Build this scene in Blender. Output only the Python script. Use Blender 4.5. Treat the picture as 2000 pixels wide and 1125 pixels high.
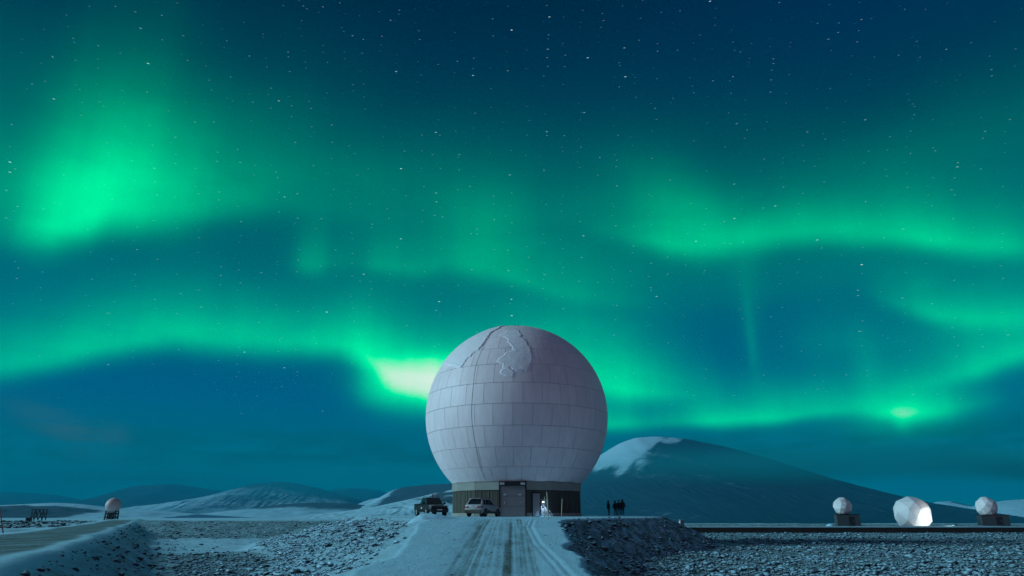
import bpy, bmesh, math, random
import numpy as np
from mathutils import Vector, Matrix, noise as mnoise
R_ = math.radians
random.seed(7)
RNG = np.random.default_rng(7)
C = bpy.context.scene.collection
SC = bpy.context.scene
for o_ in list(bpy.data.objects):
    bpy.data.objects.remove(o_)

# ------------------------------------------------------------------ camera (eye is the origin of heights)
TH = 18.57; F = 1333.0
cam_d = bpy.data.cameras.new('camera'); cam = bpy.data.objects.new('camera', cam_d); C.objects.link(cam)
cam.location = (0, 0, 0); cam.rotation_euler = (R_(90 + TH), 0, 0)
cam_d.sensor_width = 36; cam_d.lens = 36 * F / 2000; cam_d.clip_start = 0.1; cam_d.clip_end = 40000
SC.camera = cam
CT, ST = math.cos(R_(TH)), math.sin(R_(TH))

def ray(px, py):                       # direction seen at a photograph pixel (2000 wide)
    x = (px - 1000) / F; y = (562.5 - py) / F
    return Vector((x, CT - ST * y, ST + CT * y))
def at(px, py, Y):                     # point on that ray at world distance Y
    d = ray(px, py); return d * (Y / d.y)
def m_px(px, py, Y):                   # metres that one photograph pixel covers there
    return (Y / ray(px, py).y) / F
def azel(px, py):
    d = ray(px, py).normalized(); return math.degrees(math.atan2(d.x, d.y)), math.degrees(math.asin(d.z))

# ------------------------------------------------------------------ exposure
vs = SC.view_settings
SC.display_settings.display_device = 'sRGB'
vs.view_transform = 'Standard'; vs.look = 'None'; vs.exposure = 0; vs.gamma = 1; vs.use_curve_mapping = False
SC.render.engine = 'CYCLES'
SC.cycles.use_denoising = True
SC.cycles.max_bounces = 6; SC.cycles.volume_bounces = 0
SC.cycles.sample_clamp_indirect = 3

# ------------------------------------------------------------------ sky: night gradient, aurora curtains, stars
W = bpy.data.worlds.new('World'); SC.world = W; W.use_nodes = True
NT = W.node_tree; NT.nodes.clear()
class NB:
    def __init__(s, nt): s.nt = nt
    def n(s, t, **k):
        x = s.nt.nodes.new(t)
        for a, b in k.items(): setattr(x, a, b)
        return x
    def put(s, sock, v):
        if isinstance(v, bpy.types.NodeSocket): s.nt.links.new(v, sock)
        elif v is not None: sock.default_value = v
    def m(s, op, a, b=None, c=None, clamp=False):
        x = s.n('ShaderNodeMath', operation=op, use_clamp=clamp)
        s.put(x.inputs[0], a); s.put(x.inputs[1], b)
        if c is not None: s.put(x.inputs[2], c)
        return x.outputs[0]
    def ss(s, v, a, b, lo=0.0, hi=1.0):
        x = s.n('ShaderNodeMapRange', interpolation_type='SMOOTHSTEP')
        s.put(x.inputs[0], v)
        for i, q in enumerate((a, b, lo, hi)): x.inputs[i + 1].default_value = q
        return x.outputs[0]
    def xyz(s, x, y, z=0.0):
        q = s.n('ShaderNodeCombineXYZ')
        for i, v in enumerate((x, y, z)): s.put(q.inputs[i], v)
        return q.outputs[0]
    def noise(s, vec, scale, detail=2.0, rough=.5, dist=0.0):
        q = s.n('ShaderNodeTexNoise'); s.put(q.inputs['Vector'], vec)
        q.inputs['Scale'].default_value = scale; q.inputs['Detail'].default_value = detail
        q.inputs['Roughness'].default_value = rough; q.inputs['Distortion'].default_value = dist
        return q.outputs[0]
    def curve(s, fac, pts):            # a smooth function through (x, y) points, x in 0..1
        q = s.n('ShaderNodeFloatCurve'); mp = q.mapping; mp.use_clip = False
        cv = mp.curves[0]
        pts = sorted(pts)
        cv.points[0].location = pts[0]; cv.points[-1].location = pts[-1]
        for p in pts[1:-1]: cv.points.new(*p)
        for p in cv.points: p.handle_type = 'AUTO_CLAMPED'
        mp.update(); s.put(q.inputs['Value'], fac); q.inputs['Factor'].default_value = 1
        return q.outputs[0]
    def mix(s, f, a, b, typ='MIX'):
        q = s.n('ShaderNodeMix', data_type='RGBA', blend_type=typ)
        s.put(q.inputs[0], f)
        for i, v in ((6, a), (7, b)):
            if isinstance(v, (tuple, list)): v = (*v[:3], 1)
            s.put(q.inputs[i], v)
        return q.outputs[2]
    def ramp(s, fac, stops, interp='LINEAR'):
        q = s.n('ShaderNodeValToRGB'); q.color_ramp.interpolation = interp
        e = q.color_ramp.elements
        while len(e) < len(stops): e.new(.5)
        for x, (p, c) in zip(e, stops): x.position = p; x.color = (*c, 1) if len(c) == 3 else c
        s.put(q.inputs[0], fac); return q.outputs[0]
b = NB(NT)
tc = b.n('ShaderNodeTexCoord'); sep = b.n('ShaderNodeSeparateXYZ'); NT.links.new(tc.outputs['Generated'], sep.inputs[0])
dx, dy, dz = sep.outputs
AZ = b.m('MULTIPLY', b.m('ARCTAN2', dx, dy), 180 / math.pi)
EL = b.m('MULTIPLY', b.m('ARCSINE', dz), 180 / math.pi)
wob = b.xyz(b.m('MULTIPLY', AZ, .11), b.m('MULTIPLY', EL, .16), 3.3)
wn = b.n('ShaderNodeTexNoise'); NT.links.new(wob, wn.inputs['Vector']); wn.inputs['Scale'].default_value = 1.0; wn.inputs['Detail'].default_value = 2.5
ELW = b.m('ADD', EL, b.m('MULTIPLY', b.m('SUBTRACT', wn.outputs[0], .5), 1.3))
AZT = b.m('ADD', b.m('DIVIDE', AZ, 130.0), .5)
rayn = b.noise(b.xyz(b.m('MULTIPLY', AZ, .55), b.m('MULTIPLY', EL, .045), 1.0), 1.0, 3.0, .55)
RAYS = b.m('MULTIPLY_ADD', rayn, .30, .85)
PXD = .043
def tx(a): return a / 130.0 + .5
def band(path, inten, su, sl, p=1.4, gain=1.0):
    """one curtain: a lower edge that wanders along the sky, sharp below, diffuse above"""
    pp = [azel(*q) for q in path]
    pc = b.curve(AZT, [(0.0, pp[0][1] / 60)] + [(tx(a), e / 60) for a, e in pp] + [(1.0, pp[-1][1] / 60)])
    ii = [(tx(azel(x, 600)[0]), v) for x, v in inten]
    e0, e1 = inten[0][1] * .5, inten[-1][1] * .5
    ic = b.curve(AZT, ([(0.0, e0)] if ii[0][0] > .01 else []) + ii + ([(1.0, e1)] if ii[-1][0] < .99 else []))
    d = b.m('SUBTRACT', ELW, b.m('MULTIPLY', pc, 60.0))
    up = b.m('POWER', b.m('DIVIDE', b.m('MAXIMUM', d, 0.0), su * PXD), p)
    lo = b.m('DIVIDE', b.m('MINIMUM', d, 0.0), sl * PXD)
    e = b.m('EXPONENT', b.m('MULTIPLY', b.m('MULTIPLY_ADD', lo, lo, up), -1.0))
    return b.m('MULTIPLY', b.m('MULTIPLY', ic, e), gain)
def blob(px, py, sx, sy, gain, p=1.0, e=None, sk=0.0):
    a, l = azel(px, py)
    ddx = b.m('SUBTRACT', AZ, a)
    ux = b.m('DIVIDE', ddx, sx * PXD)
    dl = b.m('SUBTRACT', ELW, l)
    if sk: dl = b.m('SUBTRACT', dl, b.m('MULTIPLY', ddx, sk))
    uy = b.m('DIVIDE', dl, sy * PXD)
    r2 = b.m('MULTIPLY_ADD', ux, ux, b.m('MULTIPLY', uy, uy))
    if p != 1.0: r2 = b.m('POWER', r2, p)
    return b.m('MULTIPLY', b.m('EXPONENT', b.m('MULTIPLY', r2, -1.0)), gain)

L = []
# upper left blaze and its tall plume
L.append(band([(-100, 425), (0, 425), (60, 432), (110, 430), (170, 412), (230, 394), (300, 397), (370, 398), (450, 385), (600, 370)],
              [(-90, .16), (0, .42), (50, .72), (110, .88), (170, .80), (230, .66), (290, .52), (350, .36), (410, .21), (500, .1), (640, .03)], 112, 44, 1.5, 1.16))
L.append(band([(-100, 350), (0, 350), (200, 335), (400, 370), (620, 390)],
              [(-90, .10), (0, .17), (90, .25), (180, .25), (290, .14), (400, .08), (520, .07), (660, .04), (800, 0.0)], 185, 40, 1.6, .85))
# lower left arc running behind the dome
L.append(band([(-100, 715), (0, 712), (100, 697), (200, 672), (300, 654), (360, 652), (450, 660), (560, 670), (650, 676), (720, 700), (790, 745), (870, 762), (950, 760), (1050, 750), (1150, 752), (1230, 762), (1330, 768), (1450, 770)],
              [(-90, .34), (0, .40), (100, .50), (200, .52), (320, .54), (450, .52), (600, .54), (690, .72), (740, .95), (800, .95), (900, .9), (1000, .8), (1100, .8), (1190, .8), (1250, .58), (1310, .3), (1380, .1), (1450, 0)], 58, 25, 1.35))
L.append(band([(-100, 690), (0, 690), (200, 650), (360, 630), (560, 650), (720, 660), (870, 700), (1190, 710), (1330, 730), (1450, 740)],
              [(-90, .08), (0, .10), (250, .12), (500, .14), (700, .22), (850, .30), (1000, .3), (1190, .25), (1300, .12), (1420, 0)], 100, 35, 1.4, .7))
L.append(blob(834, 746, 88, 44, 1.75, 1.0))
L.append(blob(745, 752, 40, 36, .42, 1.2))
# lower right arc above the mountain
L.append(band([(900, 800), (1100, 815), (1200, 826), (1300, 826), (1400, 820), (1500, 812), (1600, 800), (1680, 796), (1760, 806), (1830, 796), (1950, 780)],
              [(900, 0), (1100, .5), (1200, .62), (1260, .36), (1330, .6), (1430, .8), (1520, .68), (1600, .46), (1680, .38), (1760, .6), (1830, .26), (1900, .08), (1970, 0)], 33, 14, 1.25))
L.append(band([(1640, 790), (1700, 765), (1790, 745), (1850, 732), (1900, 718), (1950, 702), (2000, 690), (2100, 660)],
              [(1640, 0), (1720, .16), (1800, .34), (1860, .54), (1920, .66), (1970, .62), (2030, .54), (2130, .3)], 52, 20, 1.2))
L.append(blob(1758, 802, 27, 13, .38)); L.append(blob(1768, 796, 78, 32, .42)); L.append(blob(1762, 822, 14, 16, .3))
L.append(blob(1700, 745, 26, 70, .16)); L.append(blob(1600, 780, 240, 60, .09))
# upper right arc
L.append(band([(1080, 430), (1180, 450), (1250, 466), (1310, 478), (1360, 478), (1450, 468), (1550, 458), (1650, 454), (1750, 456), (1850, 470), (1920, 482), (2000, 484), (2100, 480)],
              [(1080, 0.02), (1180, .09), (1250, .24), (1310, .42), (1370, .48), (1450, .44), (1600, .42), (1720, .46), (1800, .54), (1860, .58), (1920, .5), (2000, .42), (2150, .2)], 50, 24, 1.35))
L.append(blob(1325, 405, 105, 75, .18, sk=-.35)); L.append(blob(1620, 430, 420, 95, .07))
L.append(band([(1650, 560), (1720, 575), (1790, 595), (1860, 612), (1930, 618), (2000, 622), (2100, 625)],
              [(1650, 0), (1720, .10), (1780, .27), (1850, .42), (1910, .4), (1990, .32), (2130, .15)], 42, 20, 1.3))
L.append(blob(1850, 640, 200, 110, .09)); L.append(blob(1620, 660, 70, 40, .07))
# middle: faint wisps
L.append(band([(500, 490), (560, 505), (605, 510), (680, 505), (740, 515), (800, 520), (880, 510), (950, 520), (1030, 548), (1100, 568), (1200, 575), (1330, 580)],
              [(500, 0), (560, .05), (605, .22), (640, .09), (690, .08), (740, .21), (800, .18), (860, .17), (920, .22), (970, .2), (1040, .16), (1120, .12), (1220, .07), (1350, .02)], 52, 22, 1.3))
L.append(blob(945, 450, 90, 80, .16)); L.append(blob(830, 370, 330, 120, .06)); L.append(blob(1050, 520, 170, 60, .08))
L.append(blob(1466, 655, 9, 75, .10)); L.append(blob(1462, 590, 24, 130, .05)); L.append(blob(1080, 660, 170, 90, .12))
tot = L[0]
for x in L[1:]: tot = b.m('ADD', tot, x)
# broad diffuse veil
veil = b.m('EXPONENT', b.m('MULTIPLY', b.m('POWER', b.m('DIVIDE', b.m('SUBTRACT', EL, 21.5), 9.5), 2.0), -1.0))
vn = b.noise(b.xyz(b.m('MULTIPLY', AZ, .07), b.m('MULTIPLY', EL, .12), 9.0), 1.0, 2.0)
veil = b.m('MULTIPLY', veil, b.m('MULTIPLY_ADD', vn, .09, .005))
mott = b.noise(b.xyz(b.m('MULTIPLY', AZ, .13), b.m('MULTIPLY', EL, .30), 27.0), 1.0, 4.0, .55, .4)
tot = b.m('MULTIPLY', tot, b.m('MULTIPLY_ADD', mott, .60, .70))
tot = b.m('MULTIPLY', tot, b.ss(b.m('ABSOLUTE', AZ), 165, 90))
AUR = b.m('ADD', b.m('MULTIPLY', tot, RAYS), veil)
tE = b.m('DIVIDE', b.m('ADD', EL, 10.0), 100.0, clamp=True)
def pe(e): return (e + 10) / 100
base = b.ramp(tE, [(0, (.0, .14, .165)), (pe(0), (.0, .165, .19)), (pe(4), (.0, .148, .205)), (pe(9), (.0, .100, .225)), (pe(14.5), (.0, .092, .19)),
                   (pe(20), (.0, .080, .140)), (pe(27), (.0, .058, .104)), (pe(34), (.0, .029, .072)), (pe(41), (.0, .016, .048)), (pe(56), (.0, .040, .085)), (1, (.0, .072, .145))])
# right part of the sky is a deeper blue high up
rt = b.m('MULTIPLY', b.ss(AZ, 5, 38), b.ss(EL, 20, 34))
base = b.mix(rt, base, (.0, .018, .072))
# mauve night glow low over the side away from the aurora
back = b.m('MULTIPLY', b.ss(dy, .30, -.45), b.ss(EL, 48, 6))
base = b.mix(back, base, (.25, .088, .142))
# low cloud: a dim greenish bank on the right, a pinkish scrap on the left
cn = b.noise(b.xyz(b.m('MULTIPLY', AZ, .16), b.m('MULTIPLY', EL, .75), 5.0), 1.0, 4.0, .6)
cb = b.m('MULTIPLY', b.m('EXPONENT', b.m('MULTIPLY', b.m('POWER', b.m('DIVIDE', b.m('SUBTRACT', EL, 4.6), 1.7), 2.0), -1.0)), b.m('MULTIPLY', b.ss(cn, .3, .7), b.ss(AZ, 2, 24, .85, 1)))
base = b.mix(b.m('MULTIPLY', cb, 1.0), base, (.0, .076, .082))
pk = b.m('ADD', blob(120, 838, 62, 24, .8, 1.0, sk=-.35), blob(222, 852, 24, 20, .5))
base = b.mix(b.m('MULTIPLY', pk, b.ss(cn, .25, .7)), base, (.030, .128, .180))
aR = b.m('MULTIPLY', b.m('SUBTRACT', 1.0, b.m('EXPONENT', b.m('MULTIPLY', b.m('POWER', b.m('MAXIMUM', b.m('SUBTRACT', AUR, 1.22), 0.0), 1.3), -.95))), 1.0)
aG = b.m('MULTIPLY', b.m('MINIMUM', AUR, 1.28), .83)
aB = b.m('ADD', b.m('MULTIPLY', b.m('MINIMUM', AUR, 1.28), .27), b.m('MULTIPLY', aR, .66))
arc = b.n('ShaderNodeCombineColor'); b.put(arc.inputs[0], aR); b.put(arc.inputs[1], aG); b.put(arc.inputs[2], aB)
dim = b.m('MULTIPLY_ADD', AUR, -.5, 1.0, clamp=True)
col = b.mix(1.0, b.mix(dim, (0, 0, 0), base), arc.outputs[0], 'ADD')
# stars, drawn out a little along the horizon by the long exposure
def stars(scale, rad, keep, gain, off, tint):
    c = b.xyz(b.m('MULTIPLY', b.m('MULTIPLY', AZ, b.m('COSINE', b.m('MULTIPLY', EL, math.pi / 180))), .33), b.m('ADD', EL, b.m('MULTIPLY', AZ, -.006)), off)
    v = b.n('ShaderNodeTexVoronoi', voronoi_dimensions='2D', feature='F1'); b.put(v.inputs['Vector'], c); v.inputs['Scale'].default_value = scale
    v.inputs['Randomness'].default_value = 1
    s = b.n('ShaderNodeSeparateColor'); NT.links.new(v.outputs['Color'], s.inputs[0])
    mag = b.m('POWER', s.outputs[0], keep)
    dot = b.ss(v.outputs['Distance'], rad * scale, rad * scale * .35)
    return b.mix(b.m('MULTIPLY', b.m('MULTIPLY', dot, mag), gain), (0, 0, 0), b.mix(s.outputs[1], (.75, .95, .9), tint))
st = b.mix(1.0, stars(1.0, .038, 12.0, 1.0, 0, (.35, .75, 1.0)), stars(2.1, .027, 5.0, .42, 7, (.1, .5, 1.0)), 'ADD')
stv = b.m('MULTIPLY', b.ss(EL, 5, 14), b.m('SUBTRACT', 1.0, b.m('MULTIPLY', AUR, .55), clamp=True))
col = b.mix(stv, col, b.mix(1.0, col, st, 'ADD'))
bg = b.n('ShaderNodeBackground'); NT.links.new(col, bg.inputs[0]); bg.inputs[1].default_value = 1.0
wo = b.n('ShaderNodeOutputWorld'); NT.links.new(bg.outputs[0], wo.inputs[0])
W.cycles.sampling_method = 'MANUAL'; W.cycles.sample_map_resolution = 512

# moonlight from the left
sun_d = bpy.data.lights.new('moon', 'SUN'); moon = bpy.data.objects.new('moon', sun_d); C.objects.link(moon)
MOON_DIR = Vector((-.92, -.03, .355)).normalized()      # towards the moon
moon.rotation_euler = MOON_DIR.to_track_quat('Z', 'Y').to_euler()
sun_d.energy = 3.0; sun_d.angle = R_(18); sun_d.color = (.45, .85, 1.0)

# ------------------------------------------------------------------ helpers
def tag(o, label=None, cat=None, group=None, kind=None):
    if label: o['label'] = label
    if cat: o['category'] = cat
    if group: o['group'] = group
    if kind: o['kind'] = kind
    return o
def empty(name, loc, rz=0.0):
    o = bpy.data.objects.new(name, None); C.objects.link(o); o.location = loc; o.rotation_euler = (0, 0, rz); o.empty_display_size = .3
    return o
class MB:
    def __init__(s): s.v = []; s.f = []; s.mi = []
    def add(s, vs_, fs, mi=0):
        k = len(s.v); s.v += [tuple(p) for p in vs_]; s.f += [tuple(i + k for i in f) for f in fs]; s.mi += [mi] * len(fs); return s
    def box(s, c, d, rz=0.0, mi=0, taper=1.0):
        x, y, z = d[0] / 2, d[1] / 2, d[2] / 2; cs, sn = math.cos(rz), math.sin(rz)
        P = []
        for sz in (-1, 1):
            t = taper if sz > 0 else 1
            for sx, sy in ((-1, -1), (1, -1), (1, 1), (-1, 1)):
                a, e = sx * x * t, sy * y * t
                P.append((c[0] + a * cs - e * sn, c[1] + a * sn + e * cs, c[2] + sz * z))
        return s.add(P, [(3, 2, 1, 0), (4, 5, 6, 7), (0, 1, 5, 4), (1, 2, 6, 5), (2, 3, 7, 6), (3, 0, 4, 7)], mi)
    def tube(s, p0, p1, r0, r1=None, n=8, mi=0, cap=True):
        p0, p1 = Vector(p0), Vector(p1); r1 = r0 if r1 is None else r1
        ax = (p1 - p0).normalized(); u = ax.orthogonal().normalized(); w = ax.cross(u)
        P = []
        for p, r in ((p0, r0), (p1, r1)):
            for i in range(n):
                a = 2 * math.pi * i / n; P.append(p + u * math.cos(a) * r + w * math.sin(a) * r)
        fs = [(i, (i + 1) % n, n + (i + 1) % n, n + i) for i in range(n)]
        if cap: fs += [tuple(range(n - 1, -1, -1)), tuple(range(n, 2 * n))]
        return s.add(P, fs, mi)
    def loft(s, rings, mi=0, caps=True, closed=True):
        n = len(rings[0]); P = [p for r in rings for p in r]; fs = []
        for k in range(len(rings) - 1):
            for i in range(n if closed else n - 1):
                j = (i + 1) % n; fs.append((k * n + i, k * n + j, (k + 1) * n + j, (k + 1) * n + i))
        if caps: fs += [tuple(range(n - 1, -1, -1)), tuple(range((len(rings) - 1) * n, len(rings) * n))]
        return s.add(P, fs, mi)
    def sphere(s, c, r, n=12, m=8, sc=(1, 1, 1), mi=0):
        P = [(c[0], c[1], c[2] - r * sc[2])]
        for j in range(1, m):
            t = -math.pi / 2 + math.pi * j / m
            for i in range(n):
                a = 2 * math.pi * i / n
                P.append((c[0] + r * sc[0] * math.cos(t) * math.cos(a), c[1] + r * sc[1] * math.cos(t) * math.sin(a), c[2] + r * sc[2] * math.sin(t)))
        P.append((c[0], c[1], c[2] + r * sc[2])); fs = []
        for i in range(n):
            fs.append((0, 1 + (i + 1) % n, 1 + i))
            fs.append((len(P) - 1, 1 + (m - 2) * n + i, 1 + (m - 2) * n + (i + 1) % n))
            for j in range(m - 2):
                a = 1 + j * n + i; q = 1 + j * n + (i + 1) % n; fs.append((a, q, q + n, a + n))
        return s.add(P, fs, mi)
    def mesh(s, name):
        me = bpy.data.meshes.new(name); me.from_pydata(s.v, [], s.f); me.update()
        bm = bmesh.new(); bm.from_mesh(me); bmesh.ops.recalc_face_normals(bm, faces=bm.faces); bm.to_mesh(me); bm.free()
        return me
    def build(s, name, mats, parent=None, smooth=False, bevel=0.0):
        me = s.mesh(name)
        for m_ in (mats if isinstance(mats, (list, tuple)) else [mats]): me.materials.append(m_)
        me.polygons.foreach_set('material_index', s.mi)
        if bevel:
            bm = bmesh.new(); bm.from_mesh(me)
            bmesh.ops.bevel(bm, geom=[e for e in bm.edges if e.is_manifold and e.calc_face_angle(0) > .5], offset=bevel, segments=2, profile=.5, affect='EDGES', clamp_overlap=True)
            bm.to_mesh(me); bm.free()
        if smooth:
            me.polygons.foreach_set('use_smooth', [True] * len(me.polygons))
            if smooth != True:
                me.set_sharp_from_angle(angle=smooth)
        o = bpy.data.objects.new(name, me); C.objects.link(o); o.parent = parent
        return o
def link_mesh(name, me, parent=None):
    o = bpy.data.objects.new(name, me); C.objects.link(o); o.parent = parent; return o
def np_mesh(name, V, Fc, mats, smooth=False, attrs=None, mi=None):
    """mesh from numpy arrays (all faces of one size)"""
    V = np.ascontiguousarray(V, np.float32); Fc = np.ascontiguousarray(Fc, np.int32)
    me = bpy.data.meshes.new(name); k = Fc.shape[1]
    me.vertices.add(len(V)); me.vertices.foreach_set('co', V.ravel())
    me.loops.add(Fc.size); me.loops.foreach_set('vertex_index', Fc.ravel())
    me.polygons.add(len(Fc)); me.polygons.foreach_set('loop_start', np.arange(0, Fc.size, k, dtype=np.int32))
    me.polygons.foreach_set('loop_total', np.full(len(Fc), k, np.int32))
    if smooth: me.polygons.foreach_set('use_smooth', np.ones(len(Fc), bool))
    for m_ in (mats if isinstance(mats, (list, tuple)) else [mats]): me.materials.append(m_)
    if mi is not None: me.polygons.foreach_set('material_index', mi)
    for n_, a in (attrs or {}).items():
        at_ = me.attributes.new(n_, 'FLOAT', 'POINT'); at_.data.foreach_set('value', np.ascontiguousarray(a, np.float32))
    me.update(calc_edges=True); me.validate()
    o = bpy.data.objects.new(name, me); C.objects.link(o); return o

# numpy value noise
_perm = RNG.random((256, 256))
def vnoise(x, y, s=1.0, seed=0):
    x = np.asarray(x) * s + seed * 17.3; y = np.asarray(y) * s + seed * 7.7
    xi = np.floor(x).astype(int); yi = np.floor(y).astype(int); fx = x - xi; fy = y - yi
    fx = fx * fx * (3 - 2 * fx); fy = fy * fy * (3 - 2 * fy)
    g = lambda i, j: _perm[i & 255, j & 255]
    return (g(xi, yi) * (1 - fx) + g(xi + 1, yi) * fx) * (1 - fy) + (g(xi, yi + 1) * (1 - fx) + g(xi + 1, yi + 1) * fx) * fy
def fbm(x, y, s=1.0, o=4, seed=0, gain=.5):
    t = 0; a = 1; n = 0
    for k in range(o): t = t + a * vnoise(x, y, s * 2.03 ** k, seed + k * 3); n += a; a *= gain
    return t / n
def sstep(a, b_, x):
    t = np.clip((x - a) / (b_ - a), 0, 1); return t * t * (3 - 2 * t)

# ------------------------------------------------------------------ materials
def mat(name, color=(.5, .5, .5), rough=.6, metal=0.0, var=.12, vscale=3.0, bump=0.0, bscale=20.0, emit=None, estr=0.0, spec=.4, rnd=0.0, streak=None):
    m_ = bpy.data.materials.new(name); m_.use_nodes = True; nt = m_.node_tree; q = NB(nt)
    p = nt.nodes['Principled BSDF']
    t = q.n('ShaderNodeTexCoord').outputs['Object']
    if streak:
        mp = q.n('ShaderNodeMapping'); nt.links.new(t, mp.inputs[0]); mp.inputs['Scale'].default_value = streak; tv = mp.outputs[0]
    else: tv = t
    nz = q.noise(tv, vscale, 5.0, .6)
    f = q.m('MULTIPLY_ADD', nz, 2 * var, 1.0 - var)
    if rnd:
        f = q.m('MULTIPLY', f, q.m('MULTIPLY_ADD', q.n('ShaderNodeObjectInfo').outputs['Random'], 2 * rnd, 1 - rnd))
    sc_ = q.n('ShaderNodeVectorMath', operation='SCALE'); sc_.inputs[0].default_value = color; nt.links.new(f, sc_.inputs['Scale'])
    nt.links.new(sc_.outputs[0], p.inputs['Base Color'])
    p.inputs['Roughness'].default_value = rough; p.inputs['Metallic'].default_value = metal
    p.inputs['Specular IOR Level'].default_value = spec
    if bump:
        bp = q.n('ShaderNodeBump'); bp.inputs['Strength'].default_value = bump; bp.inputs['Distance'].default_value = .05
        nt.links.new(q.noise(t, bscale, 4.0, .6), bp.inputs['Height']); nt.links.new(bp.outputs[0], p.inputs['Normal'])
    if emit:
        p.inputs['Emission Color'].default_value = (*emit, 1); p.inputs['Emission Strength'].default_value = estr
    return m_
def glass(name, color=(.01, .014, .018)):
    m_ = bpy.data.materials.new(name); m_.use_nodes = True; q = NB(m_.node_tree); p = m_.node_tree.nodes['Principled BSDF']
    n_ = q.noise(q.n('ShaderNodeTexCoord').outputs['Object'], 6.0, 2.0)
    m_.node_tree.links.new(q.mix(n_, color, tuple(c * 1.6 for c in color)), p.inputs['Base Color'])
    p.inputs['Roughness'].default_value = .25; p.inputs['Specular IOR Level'].default_value = .10
    return m_
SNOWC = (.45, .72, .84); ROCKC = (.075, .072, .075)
def ground_mat():
    m_ = bpy.data.materials.new('snowy_ground'); m_.use_nodes = True; nt = m_.node_tree; q = NB(nt); p = nt.nodes['Principled BSDF']
    pos = q.n('ShaderNodeNewGeometry').outputs['Position']
    at_ = lambda n_: q.n('ShaderNodeAttribute', attribute_name=n_).outputs['Fac']
    mp_ = q.n('ShaderNodeMapping'); nt.links.new(pos, mp_.inputs[0]); mp_.inputs['Scale'].default_value = (1, .28, 1)
    n1 = q.noise(mp_.outputs[0], 1.6, 6.0, .65); n2 = q.noise(pos, 9.0, 4.0, .65); n3 = q.noise(pos, .12, 4.0, .6)
    grit = q.m('ADD', q.m('MULTIPLY', n1, .55), q.m('MULTIPLY', n2, .45))
    dirt = at_('dirt'); stony = at_('stony')
    # the gravel shows through where the snow is thin
    d1 = q.ss(q.m('ADD', dirt, q.m('MULTIPLY', q.m('SUBTRACT', grit, .5), 1.5)), 0.20, 1.15)
    d2 = q.m('MULTIPLY', q.ss(grit, .62, .44), stony)
    bare_or_dark = q.m('MAXIMUM', d1, d2)
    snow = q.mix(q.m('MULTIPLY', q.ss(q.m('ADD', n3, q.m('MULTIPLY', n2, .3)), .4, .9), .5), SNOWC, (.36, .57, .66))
    grav = q.mix(n2, (.032, .038, .032), (.105, .112, .088))
    nt.links.new(q.mix(bare_or_dark, snow, grav), p.inputs['Base Color'])
    p.inputs['Roughness'].default_value = .8; p.inputs['Specular IOR Level'].default_value = .2
    bp = q.n('ShaderNodeBump'); bp.inputs['Strength'].default_value = .5; bp.inputs['Distance'].default_value = .12
    nt.links.new(q.m('ADD', grit, q.m('MULTIPLY', q.noise(pos, 40, 2.0), .2)), bp.inputs['Height']); nt.links.new(bp.outputs[0], p.inputs['Normal'])
    return m_
def rubble_mat(name, snow_lo, snow_hi, rock=ROCKC, amount=1.0):
    """stones with snow lying on their upper sides"""
    m_ = bpy.data.materials.new(name); m_.use_nodes = True; nt = m_.node_tree; q = NB(nt); p = nt.nodes['Principled BSDF']
    g = q.n('ShaderNodeNewGeometry'); s = q.n('ShaderNodeSeparateXYZ'); nt.links.new(g.outputs['Normal'], s.inputs[0])
    n_ = q.noise(g.outputs['Position'], 3.0, 4.0, .6)
    f = q.ss(q.m('ADD', s.outputs[2], q.m('MULTIPLY', q.m('SUBTRACT', n_, .5), .9)), snow_lo, snow_hi)
    f = q.m('MULTIPLY', f, amount)
    r_ = q.mix(q.noise(g.outputs['Position'], 1.1, 3.0), tuple(c * .6 for c in rock), tuple(c * 2.0 for c in rock))
    nt.links.new(q.mix(f, r_, SNOWC), p.inputs['Base Color']); p.inputs['Roughness'].default_value = .85; p.inputs['Specular IOR Level'].default_value = .2
    return m_
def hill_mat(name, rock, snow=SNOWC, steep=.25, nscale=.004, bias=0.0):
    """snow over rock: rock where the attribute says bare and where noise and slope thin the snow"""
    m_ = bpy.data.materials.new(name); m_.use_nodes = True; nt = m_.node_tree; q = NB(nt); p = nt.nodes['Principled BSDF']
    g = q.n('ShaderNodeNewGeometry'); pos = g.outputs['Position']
    bare_or_dark = q.n('ShaderNodeAttribute', attribute_name='bare').outputs['Fac']
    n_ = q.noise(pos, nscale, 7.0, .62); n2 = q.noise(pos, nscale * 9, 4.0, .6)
    f = q.ss(q.m('ADD', bare_or_dark, q.m('MULTIPLY_ADD', q.m('SUBTRACT', q.m('ADD', q.m('MULTIPLY', n_, .6), q.m('MULTIPLY', n2, .4)), .5), 1.3, bias)), .3, .75)
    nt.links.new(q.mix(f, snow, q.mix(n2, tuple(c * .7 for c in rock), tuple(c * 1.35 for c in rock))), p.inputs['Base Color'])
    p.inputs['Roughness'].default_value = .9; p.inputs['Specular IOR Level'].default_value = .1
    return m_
M = {}
M['ground'] = ground_mat()
M['rubble'] = rubble_mat('rubble_snow_dusted', .36, 1.02, (.028, .042, .052), .92)
M['rubble_bare'] = rubble_mat('rubble_mostly_bare', .5, 1.05, (.028, .036, .046), amount=.7)
M['rubble_mound'] = rubble_mat('rubble_half_snowed', .10, .75, (.03, .042, .05))
M['snow'] = mat('snow', SNOWC, .8, var=.06, vscale=2, bump=.25, bscale=6, spec=.2)
M['panel'] = mat('radome_panel', (.90, .715, .735), 0.55, var=.17, vscale=1.4, bump=.08, bscale=3, rnd=.035, streak=(1.6, 1.6, .22))
M['panel2'] = mat('small_radome_panel', (.76, .70, .71), .5, var=.05, vscale=.8, rnd=.06)
M['joint'] = mat('radome_joint', (.46, .38, .39), .7)
M['ice'] = mat('ice_crust', (.90, .79, .82), .5, var=.06, vscale=3, bump=.25, bscale=4)
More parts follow.
